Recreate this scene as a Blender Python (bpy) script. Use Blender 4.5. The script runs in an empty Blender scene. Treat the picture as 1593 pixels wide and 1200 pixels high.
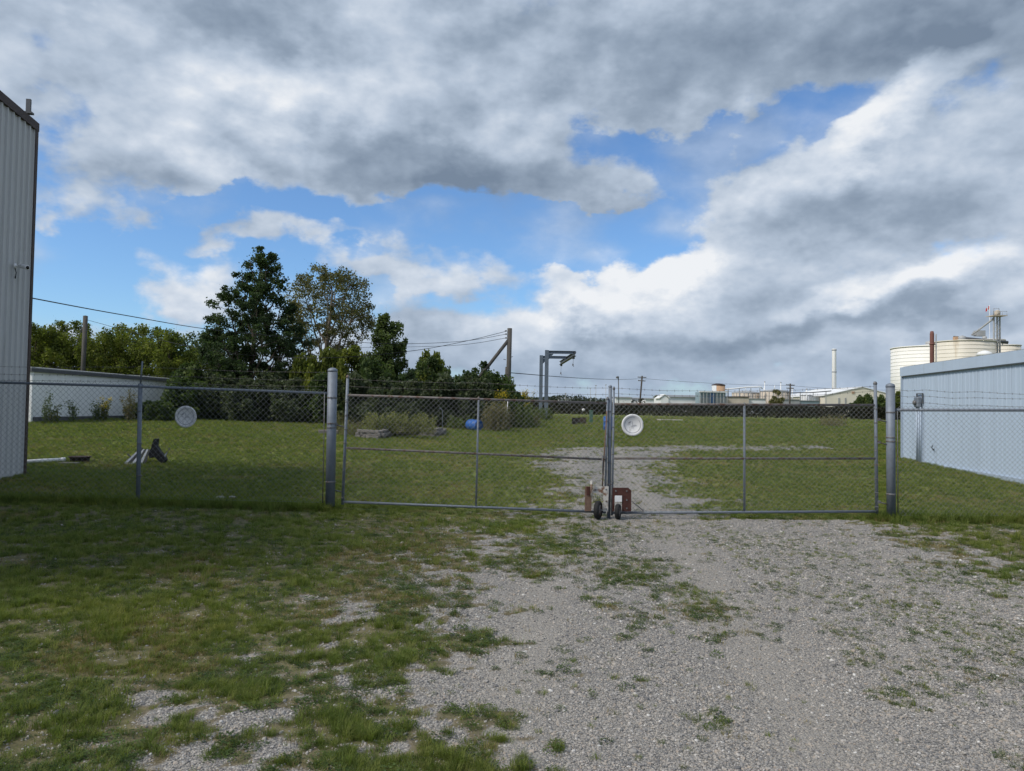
import bpy, math, random
import numpy as np
from mathutils import Vector, Matrix, Euler

# ------------------------------------------------------------------ camera, sky, sun, exposure
scene = bpy.context.scene
FPX, CX, CY = 1152.0, 796.5, 600.0            # focal length and centre in pixels of the 1593 x 1200 photograph
PITCH, ROLL, EYE = math.radians(1.74), math.radians(0.9), 1.62
_f = Vector((0, math.cos(PITCH), math.sin(PITCH)))
_r0 = Vector((1, 0, 0)); _u0 = Vector((0, -math.sin(PITCH), math.cos(PITCH)))
_r = _r0 * math.cos(ROLL) + _u0 * math.sin(ROLL)
_u = _u0 * math.cos(ROLL) - _r0 * math.sin(ROLL)
cam_data = bpy.data.cameras.new('camera')
cam_data.sensor_width = 36.0; cam_data.lens = FPX / 1593.0 * 36.0
cam_data.clip_start = 0.05; cam_data.clip_end = 12000
cam = bpy.data.objects.new('camera', cam_data)
scene.collection.objects.link(cam)
M = Matrix((( _r.x, _u.x, -_f.x, 0), (_r.y, _u.y, -_f.y, 0), (_r.z, _u.z, -_f.z, EYE), (0, 0, 0, 1)))
cam.matrix_world = M
scene.camera = cam

SUN_EL, SUN_AZ = math.radians(46), math.radians(-118)   # azimuth measured from +Y (view) towards +X
SUN_DIR = Vector((math.sin(SUN_AZ) * math.cos(SUN_EL), math.cos(SUN_AZ) * math.cos(SUN_EL), math.sin(SUN_EL)))
sd = bpy.data.lights.new('sun', 'SUN'); sd.energy = 3.2; sd.angle = math.radians(14); sd.color = (1.0, 0.93, 0.82)
sun = bpy.data.objects.new('sun', sd); scene.collection.objects.link(sun)
sun.rotation_euler = (-SUN_DIR).to_track_quat('-Z', 'Y').to_euler()
vs = scene.view_settings
vs.view_transform = 'Standard'; vs.look = 'None'; vs.gamma = 1.0; vs.use_curve_mapping = False
vs.exposure = 0.0
scene.cycles.use_adaptive_sampling = True; scene.cycles.adaptive_threshold = 0.015; scene.cycles.adaptive_min_samples = 16
scene.cycles.max_bounces = 5; scene.cycles.diffuse_bounces = 3; scene.cycles.glossy_bounces = 2; scene.cycles.transmission_bounces = 3; scene.cycles.transparent_max_bounces = 6

def pix_dir(px, py):
    return _f + _r * ((px - CX) / FPX) + _u * ((CY - py) / FPX)
def azel(px, py):
    d = pix_dir(px, py).normalized()
    return math.degrees(math.atan2(d.x, d.y)), math.degrees(math.asin(d.z))

class NT:
    """small helper that adds nodes to a tree"""
    def __init__(s, tree): s.t = tree; s.n = tree.nodes; s.l = tree.links; s.k = 0
    def node(s, typ, **kw):
        n = s.n.new(typ); s.k += 1; n.location = (s.k % 40 * 60, -(s.k // 40) * 200)
        for k, v in kw.items(): setattr(n, k, v)
        return n
    def set(s, sock, v):
        if hasattr(v, 'is_linked') or isinstance(v, bpy.types.NodeSocket): s.l.new(v, sock)
        else: sock.default_value = v
    def math(s, op, a, b=None, c=None, clamp=False):
        n = s.node('ShaderNodeMath', operation=op); n.use_clamp = clamp
        s.set(n.inputs[0], a)
        if b is not None: s.set(n.inputs[1], b)
        if c is not None: s.set(n.inputs[2], c)
        return n.outputs[0]
    def vmath(s, op, a, b=None, scale=None):
        n = s.node('ShaderNodeVectorMath', operation=op)
        s.set(n.inputs[0], a)
        if b is not None: s.set(n.inputs[1], b)
        if scale is not None: s.set(n.inputs['Scale'], scale)
        return n.outputs['Value'] if op in ('LENGTH', 'DOT_PRODUCT') else n.outputs[0]
    def noise(s, vec, scale, detail=4, rough=0.5, out='Fac', dist=0.0, lac=2.0):
        n = s.node('ShaderNodeTexNoise'); n.noise_dimensions = '3D'
        if vec is not None: s.l.new(vec, n.inputs['Vector'])
        n.inputs['Scale'].default_value = scale; n.inputs['Detail'].default_value = detail
        n.inputs['Roughness'].default_value = rough; n.inputs['Distortion'].default_value = dist
        return n.outputs[out]
    def ramp(s, fac, stops, interp='LINEAR'):
        n = s.node('ShaderNodeValToRGB'); n.color_ramp.interpolation = interp
        el = n.color_ramp.elements
        while len(el) < len(stops): el.new(0.5)
        for e, (p, c) in zip(el, stops):
            e.position = p; e.color = (c[0], c[1], c[2], 1) if not isinstance(c, (int, float)) else (c, c, c, 1)
        s.l.new(fac, n.inputs[0])
        return n.outputs['Color']
    def maprange(s, v, a, b, c, d, interp='LINEAR'):
        n = s.node('ShaderNodeMapRange', interpolation_type=interp)
        s.set(n.inputs[0], v)
        for i, x in enumerate((a, b, c, d)): s.set(n.inputs[i + 1], x)
        return n.outputs[0]
    def mix(s, fac, a, b, blend='MIX'):
        n = s.node('ShaderNodeMix', data_type='RGBA', blend_type=blend)
        s.set(n.inputs[0], fac)
        s.set(n.inputs[6], a if not isinstance(a, tuple) else (*a[:3], 1)); s.set(n.inputs[7], b if not isinstance(b, tuple) else (*b[:3], 1))
        return n.outputs[2]

world = bpy.data.worlds.new('World'); scene.world = world; world.use_nodes = True
world.cycles.sampling_method = 'MANUAL'; world.cycles.sample_map_resolution = 256
W = NT(world.node_tree); W.n.clear()
def build_sky():
    tc = W.node('ShaderNodeTexCoord').outputs['Generated']
    d = W.vmath('NORMALIZE', tc)
    sep = W.node('ShaderNodeSeparateXYZ'); W.l.new(d, sep.inputs[0])
    az = W.math('MULTIPLY', W.math('ARCTAN2', sep.outputs[0], sep.outputs[1]), 57.2958)
    el = W.math('MULTIPLY', W.math('ARCSINE', sep.outputs[2]), 57.2958)
    cmb = W.node('ShaderNodeCombineXYZ'); W.l.new(az, cmb.inputs[0]); W.l.new(el, cmb.inputs[1])
    ae = cmb.outputs[0]
    dst = W.vmath('MULTIPLY', d, (1.0, 1.0, 1.6))
    big = W.noise(dst, 5.0, 2, 0.55, 'Color')
    w1 = W.vmath('SCALE', W.vmath('SUBTRACT', big, (0.5, 0.5, 0.5)), scale=8.0)
    fine = W.noise(dst, 19.0, 4.0, 0.58, 'Color')
    w2 = W.vmath('SCALE', W.vmath('SUBTRACT', fine, (0.5, 0.5, 0.5)), scale=3.6)
    fs = W.node('ShaderNodeSeparateXYZ'); W.l.new(fine, fs.inputs[0])
    p = W.vmath('ADD', ae, W.vmath('ADD', w1, w2))
    psep = W.node('ShaderNodeSeparateXYZ'); W.l.new(p, psep.inputs[0])
    def splat(v):
        c = W.node('ShaderNodeCombineXYZ')
        for i in range(3): W.l.new(v, c.inputs[i])
        return c.outputs[0]
    PA, PE = splat(psep.outputs[0]), splat(psep.outputs[1])
    def vmad(a, b, c):
        n = W.node('ShaderNodeVectorMath', operation='MULTIPLY_ADD')
        W.set(n.inputs[0], a); W.set(n.inputs[1], b); W.set(n.inputs[2], c)
        return n.outputs[0]
    def field(blobs, start):
        """sum of soft ellipses, three at a time"""
        acc = start
        blobs = list(blobs)
        while len(blobs) % 3: blobs.append((0, 0, 10, 10, 0.0, 0))
        for k in range(0, len(blobs), 3):
            X = [[], [], []]; Y = [[], [], []]; A = []
            for (x, y, rx, ry, amp, rot) in blobs[k:k + 3]:
                a, e = azel(x, y); c, s_ = math.cos(math.radians(rot)), math.sin(math.radians(rot))
                kx, ky = 20.1 / (rx * 1.35), 20.1 / (ry * 1.35)
                for L, v in zip(X, (c * kx, s_ * kx, -(c * a + s_ * e) * kx)): L.append(v)
                for L, v in zip(Y, (-s_ * ky, c * ky, (s_ * a - c * e) * ky)): L.append(v)
                A.append(amp)
            u = vmad(PA, X[0], vmad(PE, X[1], X[2])); v = vmad(PA, Y[0], vmad(PE, Y[1], Y[2]))
            g = vmad(u, u, W.vmath('MULTIPLY', v, v))
            g = W.vmath('MAXIMUM', vmad(g, (-1, -1, -1), (1, 1, 1)), (0, 0, 0))
            g = W.vmath('MULTIPLY', g, g)
            acc = W.math('ADD', W.vmath('DOT_PRODUCT', g, A), acc)
        return acc
    # how much cloud stands where (negative: a gap with blue sky)
    cover = field(COVER, 0.32)
    thick = field(THICK, 0.0)
    n1 = W.noise(dst, 8.5, 7.0, 0.55)
    off = W.vmath('ADD', dst, (-0.013, 0.0, 0.028))
    n2 = W.noise(off, 8.5, 4.0, 0.55)
    bs = W.node('ShaderNodeSeparateXYZ'); W.l.new(big, bs.inputs[0]); nb = bs.outputs[2]
    dens = W.math('ADD', cover, W.math('MULTIPLY', W.math('SUBTRACT', n1, 0.5), 1.5))
    dens = W.math('ADD', dens, W.math('MULTIPLY', W.math('SUBTRACT', fs.outputs[1], 0.5), 0.42))
    alpha = W.maprange(dens, -0.02, 0.33, 0.0, 1.0, 'SMOOTHSTEP')
    veil = W.math('MULTIPLY', W.maprange(W.math('ADD', bs.outputs[0], W.math('MULTIPLY', n1, 0.6)), 0.72, 1.0, 0.0, 0.5, 'SMOOTHSTEP'), 1.0)
    alpha = W.math('MAXIMUM', alpha, veil)
    # brightness of the cloud: lit rims where it thins towards the light, grey where it is deep
    rim = W.math('MULTIPLY', W.math('SUBTRACT', n1, n2), 1.35)
    s = W.math('ADD', W.math('ADD', rim, 0.55), W.math('MULTIPLY', W.math('SUBTRACT', nb, 0.5), 0.35))
    s = W.math('SUBTRACT', s, thick)
    s = W.math('ADD', s, W.math('MULTIPLY', W.math('SUBTRACT', fs.outputs[2], 0.5), 0.34))
    s = W.math('SUBTRACT', s, W.math('MULTIPLY', W.math('SUBTRACT', n1, 0.5), 0.25))
    s = W.math('ADD', W.math('MULTIPLY', s, 0.90), 0.055)
    col = W.ramp(s, [(0.0, (0.185, 0.245, 0.335)), (0.3, (0.30, 0.375, 0.48)), (0.55, (0.455, 0.54, 0.66)),
                     (0.78, (0.63, 0.70, 0.80)), (1.0, (0.86, 0.885, 0.92))])
    sky = W.node('ShaderNodeTexSky', sky_type='NISHITA')
    sky.sun_disc = False; sky.sun_elevation = SUN_EL; sky.sun_rotation = SUN_AZ
    sky.air_density = 1.0; sky.dust_density = 0.6; sky.ozone_density = 2.5
    blue = W.vmath('MULTIPLY', sky.outputs[0], (0.98, 1.27, 1.56))
    lay = W.vmath('SCALE', col, scale=10.0)
    mixed = W.mix(alpha, blue, lay)
    # low in the sky everything melts into pale grey-blue cloud
    hz = W.maprange(el, 0.0, 6.0, 0.5, 0.0, 'SMOOTHSTEP')
    mixed = W.mix(hz, mixed, (3.7, 4.7, 6.2))
    bg = W.node('ShaderNodeBackground'); W.l.new(mixed, bg.inputs[0]); bg.inputs[1].default_value = 0.1
    out = W.node('ShaderNodeOutputWorld'); W.l.new(bg.outputs[0], out.inputs[0])
# (x, y, radius x, radius y in photo pixels at which the cloud stands, amount, turn in degrees)
COVER = [(890, 275, 110, 65, 0.42, 0), (1230, 285, 190, 40, 0.45, 12), (1060, 215, 240, 55, -0.62, 6), (835, 185, 50, 40, -0.35, 0), (1310, 205, 110, 35, -0.35, 30),
         (620, 345, 340, 34, -0.55, 0), (960, 365, 230, 62, -0.72, 12), (300, 335, 100, 25, -0.45, 25), (110, 400, 150, 45, -0.45, 0),
         (100, 465, 110, 55, -0.5, 0), (850, 425, 100, 26, -0.3, 0), (400, 375, 160, 26, 0.32, 0), (480, 440, 480, 90, -0.35, 0), (250, 450, 110, 42, 0.5, 15), (690, 430, 220, 36, 0.34, 0),
         (560, 400, 60, 18, -0.3, 0), (640, 490, 130, 25, -0.2, 0), (955, 280, 90, 40, 0.3, 30), (1010, 455, 210, 60, 0.55, 14), (1330, 340, 300, 90, 0.35, 18),
         (550, 170, 420, 130, 0.4, 0), (1200, 520, 520, 70, 0.35, 0), (1050, 90, 560, 95, 0.35, 0), (190, 400, 60, 25, 0.3, 0), (140, 440, 60, 18, 0.25, 0)]
THICK = [(580, 265, 270, 60, 0.40, -8), (730, 310, 100, 42, 0.30, -20), (420, 150, 160, 70, -0.34, 0), (320, 235, 80, 40, -0.28, -35), (630, 70, 160, 70, -0.22, -30),
         (420, 40, 300, 65, 0.30, 0), (1150, 70, 520, 110, 0.34, 0), (1480, 30, 260, 100, 0.28, 0), (1230, 275, 190, 40, -0.26, 15), (1440, 150, 150, 28, -0.4, 38),
         (1420, 330, 280, 60, 0.20, 0), (970, 440, 220, 52, -0.54, 18), (1060, 400, 90, 26, -0.22, 20), (1340, 468, 130, 26, -0.34, 8), (1520, 420, 120, 28, -0.34, 14),
         (1150, 518, 290, 26, 0.30, 0), (1450, 500, 150, 22, 0.12, 0), (900, 500, 60, 16, 0.2, -15), (250, 445, 100, 42, -0.36, 15), (910, 285, 100, 55, 0.26, 0), (150, 270, 200, 60, 0.10, 0),
         (600, 410, 380, 55, -0.12, 0), (1200, 575, 700, 30, 0.16, 0), (700, 590, 300, 25, 0.05, 0)]
build_sky()

# ------------------------------------------------------------------ helpers
rng = np.random.default_rng(7)
random.seed(7)
COL = scene.collection

def tag(o, label=None, cat=None, group=None, kind=None):
    if label: o['label'] = label
    if cat: o['category'] = cat
    if group: o['group'] = group
    if kind: o['kind'] = kind
    return o

def thing(name, loc, label, cat, group=None):
    o = bpy.data.objects.new(name, None); o.empty_display_size = 0.2
    o.location = loc; COL.objects.link(o)
    return tag(o, label, cat, group)

def np_mesh(name, verts, faces, mats, smooth=False, attr=None):
    """mesh from arrays; faces is an (n,3) or (n,4) array or a list of tuples"""
    me = bpy.data.meshes.new(name)
    if isinstance(faces, np.ndarray):
        n, k = faces.shape
        me.vertices.add(len(verts)); me.vertices.foreach_set('co', np.asarray(verts, np.float32).ravel())
        me.loops.add(n * k); me.loops.foreach_set('vertex_index', faces.astype(np.int32).ravel())
        me.polygons.add(n); me.polygons.foreach_set('loop_start', np.arange(0, n * k, k, dtype=np.int32))
        me.update(calc_edges=True); me.validate()
    else:
        me.from_pydata([tuple(v) for v in verts], [], faces); me.update()
    if smooth: me.polygons.foreach_set('use_smooth', np.ones(len(me.polygons), bool))
    for m in (mats if isinstance(mats, (list, tuple)) else [mats]): me.materials.append(m)
    for an, (dom, arr) in (attr or {}).items():
        a = me.attributes.new(an, 'FLOAT', dom); a.data.foreach_set('value', np.asarray(arr, np.float32))
    return me

def link(name, me, parent=None, loc=(0, 0, 0)):
    o = bpy.data.objects.new(name, me); COL.objects.link(o); o.location = loc
    if parent is not None: o.parent = parent
    return o

class MB:
    """collects shapes given in world coordinates; build() makes ONE mesh object"""
    def __init__(s): s.v = []; s.f = []; s.sm = []
    def add(s, verts, faces, smooth=False):
        b = len(s.v); s.v += [Vector(v) for v in verts]
        s.f += [tuple(i + b for i in f) for f in faces]; s.sm += [smooth] * len(faces); return s
    def box(s, c, size, rot=None, bev=0.0):
        hx, hy, hz = (q / 2 for q in size); c = Vector(c)
        R = rot if rot is not None else Matrix.Identity(3)
        if isinstance(R, (int, float)): R = Matrix.Rotation(R, 3, 'Z')
        if bev <= 0:
            vs_ = [c + R @ Vector((x, y, z)) for x in (-hx, hx) for y in (-hy, hy) for z in (-hz, hz)]
            return s.add(vs_, [(0, 1, 3, 2), (4, 6, 7, 5), (0, 4, 5, 1), (2, 3, 7, 6), (0, 2, 6, 4), (1, 5, 7, 3)])
        b = min(bev, hx * .9, hy * .9, hz * .9)
        out = []; key = {}
        import itertools
        for sx, sy, sz in itertools.product((-1, 1), repeat=3):
            for ax in range(3):
                q = [sx * (hx - b), sy * (hy - b), sz * (hz - b)]
                q[ax] = (sx * hx, sy * hy, sz * hz)[ax]
                key[(sx, sy, sz, ax)] = len(out); out.append(c + R @ Vector(q))
        fs = []
        for ax in range(3):
            o1, o2 = [i for i in range(3) if i != ax]
            for sg in (-1, 1):
                loop = []
                for a, b2 in ((-1, -1), (1, -1), (1, 1), (-1, 1)):
                    t = [0, 0, 0]; t[ax] = sg; t[o1] = a; t[o2] = b2; loop.append(key[(*t, ax)])
                fs.append(tuple(loop))
        for ax in range(3):
            o1, o2 = [i for i in range(3) if i != ax]
            for a, b2 in itertools.product((-1, 1), repeat=2):
                t0 = [0, 0, 0]; t0[o1] = a; t0[o2] = b2; t1 = list(t0); t0[ax] = -1; t1[ax] = 1
                fs.append((key[(*t0, o1)], key[(*t1, o1)], key[(*t1, o2)], key[(*t0, o2)]))
        for t in itertools.product((-1, 1), repeat=3): fs.append(tuple(key[(*t, ax)] for ax in range(3)))
        return s.add(out, fs)
    def tube(s, pts, r, n=8, caps=True, smooth=True):
        pts = [Vector(p) for p in pts]; rs = r if isinstance(r, (list, tuple)) else [r] * len(pts)
        base = len(s.v); up = None
        for i, p in enumerate(pts):
            d = (pts[min(i + 1, len(pts) - 1)] - pts[max(i - 1, 0)])
            if d.length < 1e-9: d = Vector((0, 0, 1))
            d.normalize()
            ref = Vector((0, 0, 1)) if abs(d.z) < 0.9 else Vector((1, 0, 0))
            a = d.cross(ref).normalized(); b = d.cross(a)
            for k in range(n):
                t = 2 * math.pi * k / n
                s.v.append(p + (a * math.cos(t) + b * math.sin(t)) * rs[i])
        for i in range(len(pts) - 1):
            for k in range(n):
                k2 = (k + 1) % n
                s.f.append((base + i * n + k, base + i * n + k2, base + (i + 1) * n + k2, base + (i + 1) * n + k)); s.sm.append(smooth)
        if caps:
            s.f.append(tuple(base + k for k in range(n))[::-1]); s.sm.append(False)
            e = base + (len(pts) - 1) * n
            s.f.append(tuple(e + k for k in range(n))); s.sm.append(False)
        return s
    def lathe(s, c, prof, n=24, axis=Vector((0, 0, 1)), smooth=True):
        """prof: (radius, offset along the axis) pairs"""
        axis = Vector(axis).normalized(); ref = Vector((0, 0, 1)) if abs(axis.z) < 0.9 else Vector((1, 0, 0))
        a = axis.cross(ref).normalized(); b = axis.cross(a); c = Vector(c); base = len(s.v)
        for r, h in prof:
            for k in range(n):
                t = 2 * math.pi * k / n
                s.v.append(c + axis * h + (a * math.cos(t) + b * math.sin(t)) * r)
        for i in range(len(prof) - 1):
            for k in range(n):
                k2 = (k + 1) % n
                s.f.append((base + i * n + k, base + i * n + k2, base + (i + 1) * n + k2, base + (i + 1) * n + k)); s.sm.append(smooth)
        s.f.append(tuple(base + k for k in range(n))); s.sm.append(False)
        e = base + (len(prof) - 1) * n
        s.f.append(tuple(e + k for k in range(n))[::-1]); s.sm.append(False)
        return s
    def prism(s, poly, ext):
        """poly: 3D points of a flat outline, ext: vector it is pushed along"""
        poly = [Vector(p) for p in poly]; n = len(poly); ext = Vector(ext)
        return s.add(poly + [p + ext for p in poly],
                     [tuple(range(n))[::-1], tuple(range(n, 2 * n))] + [(i, (i + 1) % n, n + (i + 1) % n, n + i) for i in range(n)])
    def build(s, name, m, parent=None, kind=None):
        off = Vector((0, 0, 0)) if parent is None else origin_of(parent)
        me = bpy.data.meshes.new(name)
        me.from_pydata([tuple(v - off) for v in s.v], [], s.f)
        me.polygons.foreach_set('use_smooth', s.sm); me.materials.append(m); me.update()
        import bmesh as _b
        bm = _b.new(); bm.from_mesh(me); _b.ops.recalc_face_normals(bm, faces=bm.faces); bm.to_mesh(me); bm.free()
        o = link(name, me, parent)
        if kind: o['kind'] = kind
        return o

def origin_of(o):
    v = Vector((0, 0, 0))
    while o is not None: v += o.location; o = o.parent
    return v

def mat(name, col, rough=0.8, metal=0.0, var=0.18, scale=4.0, bump=0.0, bscale=40.0, stain=None, streak=False, spec=0.3):
    """plain procedural material: base colour with blotchy variation, optional stains and fine relief"""
    m = bpy.data.materials.new(name); m.use_nodes = True; T = NT(m.node_tree); T.n.clear()
    tc = T.node('ShaderNodeTexCoord').outputs['Object']
    vec = T.vmath('MULTIPLY', tc, (1, 1, 0.12)) if streak else tc
    f = T.noise(vec, scale, 5, 0.6)
    c = T.ramp(f, [(0.25, tuple(q * (1 - var) for q in col)), (0.75, tuple(min(1, q * (1 + var)) for q in col))])
    if stain:
        scol, amt, ssc = stain
        g = T.maprange(T.noise(vec, ssc, 6, 0.65), 1 - amt, 1 - amt + 0.12, 0, 1)
        c = T.mix(g, c, scol)
    p = T.node('ShaderNodeBsdfPrincipled')
    T.l.new(c, p.inputs['Base Color']); p.inputs['Roughness'].default_value = rough; p.inputs['Metallic'].default_value = metal
    p.inputs['Specular IOR Level'].default_value = spec
    if bump > 0:
        b = T.node('ShaderNodeBump'); b.inputs['Strength'].default_value = 0.6; b.inputs['Distance'].default_value = bump
        T.l.new(T.noise(vec, bscale, 4, 0.6), b.inputs['Height']); T.l.new(b.outputs[0], p.inputs['Normal'])
    o = T.node('ShaderNodeOutputMaterial'); T.l.new(p.outputs[0], o.inputs[0])
    return m

def leaf_mat(name, cols, trans=0.35, attr='rnd', obj_random=False, rough=0.7):
    m = bpy.data.materials.new(name); m.use_nodes = True; T = NT(m.node_tree); T.n.clear()
    if obj_random:
        fac = T.node('ShaderNodeObjectInfo').outputs['Random']
    else:
        a = T.node('ShaderNodeAttribute', attribute_name=attr); fac = a.outputs['Fac']
    c = T.ramp(fac, [(i / max(1, len(cols) - 1), q) for i, q in enumerate(cols)])
    if obj_random:                                  # patches of turf that differ in colour
        g = T.node('ShaderNodeNewGeometry').outputs['Position']
        n = T.noise(g, 0.45, 3, 0.6)
        c = T.mix(T.maprange(n, 0.35, 0.7, 0.0, 0.5), c, T.mix(1.0, c, (1.25, 1.02, 0.68), 'MULTIPLY'))
    d = T.node('ShaderNodeBsdfPrincipled'); T.l.new(c, d.inputs['Base Color']); d.inputs['Roughness'].default_value = rough
    d.inputs['Specular IOR Level'].default_value = 0.25
    t = T.node('ShaderNodeBsdfTranslucent'); T.l.new(T.mix(1.0, c, (1.1, 1.25, 0.7), 'MULTIPLY'), t.inputs[0])
    mx = T.node('ShaderNodeMixShader'); mx.inputs[0].default_value = trans
    T.l.new(d.outputs[0], mx.inputs[1]); T.l.new(t.outputs[0], mx.inputs[2])
    o = T.node('ShaderNodeOutputMaterial'); T.l.new(mx.outputs[0], o.inputs[0])
    return m

def value_noise(x, y, scale, octaves=4, seed=0, rough=0.5):
    """2D fractal value noise in 0..1"""
    x = np.asarray(x, float) * scale; y = np.asarray(y, float) * scale
    tot = np.zeros_like(x); amp = 1.0; norm = 0.0
    for o in range(octaves):
        xi = np.floor(x).astype(np.int64); yi = np.floor(y).astype(np.int64); fx = x - xi; fy = y - yi
        fx = fx * fx * (3 - 2 * fx); fy = fy * fy * (3 - 2 * fy)
        def h(a, b):
            q = (a * 374761393 + b * 668265263 + (seed + o * 17) * 1442695041) & 0x7fffffff
            q = ((q ^ (q >> 13)) * 1274126177) & 0x7fffffff
            return ((q ^ (q >> 16)) & 0xffff) / 65535.0
        v = (h(xi, yi) * (1 - fx) + h(xi + 1, yi) * fx) * (1 - fy) + (h(xi, yi + 1) * (1 - fx) + h(xi + 1, yi + 1) * fx) * fy
        tot += amp * v; norm += amp; amp *= rough; x = x * 2.03 + 11.3; y = y * 2.03 + 5.7
    return tot / norm

# ------------------------------------------------------------------ the lie of the land
_ky = [-200, 0, 7, 12.3, 17, 24, 31, 41, 50, 62, 80, 100, 200, 9000]
_kz = [0, 0, -0.09, -0.20, -0.13, 0.03, 0.15, 0.36, 0.50, 0.80, 0.90, 0.93, 0.95, 0.95]
_ty = np.arange(-60, 260, 0.25); _tz = np.interp(_ty, _ky, _kz)
_kern = np.ones(17) / 17; _tz = np.convolve(np.pad(_tz, 8, 'edge'), _kern, 'valid')
def gz(x, y):
    x = np.asarray(x, float); y = np.asarray(y, float)
    z = np.interp(y, _ty, _tz)
    fade = np.interp(y, [-20, 0, 8, 14, 45, 90], [0, 0.15, 0.9, 1, 0.8, 0])
    z = z + fade * np.where(x < 0.5, 0.0165 * np.minimum(0.5 - x, 25), 0.006 * np.minimum(x - 0.5, 20))
    near = np.interp(y, [0, 20, 40], [1, 1, 0.3])
    return z + near * 0.05 * (value_noise(x, y, 0.5, 3, 3) - 0.5)
def P(px, py, D):
    """point seen at a pixel, D metres ahead of the camera"""
    d = pix_dir(px, py); return Vector((0, 0, EYE)) + d * (D / d.y)
def G(px, py):
    """point where the pixel's ray meets the ground"""
    d = pix_dir(px, py); t = 1.5
    while t < 400:
        q = Vector((0, 0, EYE)) + d * (t / d.y)
        if q.z <= float(gz(q.x, q.y)): return q
        t *= 1.004
    return q
def on_ground(x, y, dz=0.0): return Vector((x, y, float(gz(x, y)) + dz))

# gravel outline: photo pixels laid on the ground
_pa = [G(*q) for q in [(660, 1195), (690, 1080), (720, 1000), (720, 930), (740, 880), (800, 850), (835, 815), (850, 796), (1290, 806), (1400, 842), (1500, 872), (1592, 902)]]
polyA = [(-1.0, 0.5)] + [(q.x, q.y) for q in _pa] + [(9.5, 7.6), (9.5, -3), (-1.0, -3)]
_pb = [G(*q) for q in [(845, 814), (880, 765), (850, 730), (832, 708), (900, 696), (1130, 693), (1385, 694), (1385, 699), (1070, 704), (1035, 730), (1060, 760), (1160, 814)]]
polyB = [(q.x, q.y) for q in _pb]
def poly_sd(x, y, poly):
    x = np.asarray(x, float); y = np.asarray(y, float)
    d2 = np.full(x.shape, 1e9); inside = np.zeros(x.shape, bool); n = len(poly)
    for i in range(n):
        ax, ay = poly[i]; bx, by = poly[(i + 1) % n]; ex, ey = bx - ax, by - ay
        t = np.clip(((x - ax) * ex + (y - ay) * ey) / (ex * ex + ey * ey + 1e-12), 0, 1)
        d2 = np.minimum(d2, (x - ax - t * ex) ** 2 + (y - ay - t * ey) ** 2)
        c = (ay > y) != (by > y)
        with np.errstate(divide='ignore', invalid='ignore'):
            inside ^= c & (x < (bx - ax) * (y - ay) / (by - ay + 1e-15) + ax)
    return np.where(inside, 1, -1) * np.sqrt(d2)
def gravel_value(x, y):
    """> 0 where gravel lies open, < 0 where turf has closed over it"""
    sa = poly_sd(x, y, polyA); sb = poly_sd(x, y, polyB)
    n1 = value_noise(x, y, 1.3, 4, 11, 0.6) - 0.5; n2 = value_noise(x, y, 5.0, 3, 23, 0.6) - 0.5
    a = np.where(sa < 0, sa / 1.7, sa / 0.9); a = np.clip(a, -2.2, 1.5)
    b = np.clip(sb / 1.1, -4, 1.0) - 0.12 - 0.45 * np.clip((np.asarray(x) - 2.8) / 5, 0, 1)
    v = np.where(np.asarray(y) < 12.25, np.maximum(a, b * 0.9), b)
    n3 = value_noise(x, y, 13.0, 2, 29) - 0.5
    return v * 0.40 + n1 * 0.85 + n2 * 1.05 + n3 * 0.75
def lanes(x, y):
    """the two packed wheel lanes of the drive"""
    c = 0.75 + (np.asarray(y, float) - 3.3) * 0.10 + 0.25 * (value_noise(y, y * 0, 0.3, 2, 5) - 0.5)
    return np.exp(-((np.abs(np.asarray(x, float) - c) - 0.80) / 0.26) ** 2)
def gravel_mask(x, y): return np.clip(gravel_value(x, y) / 0.24 + 0.5, 0, 1)

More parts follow.
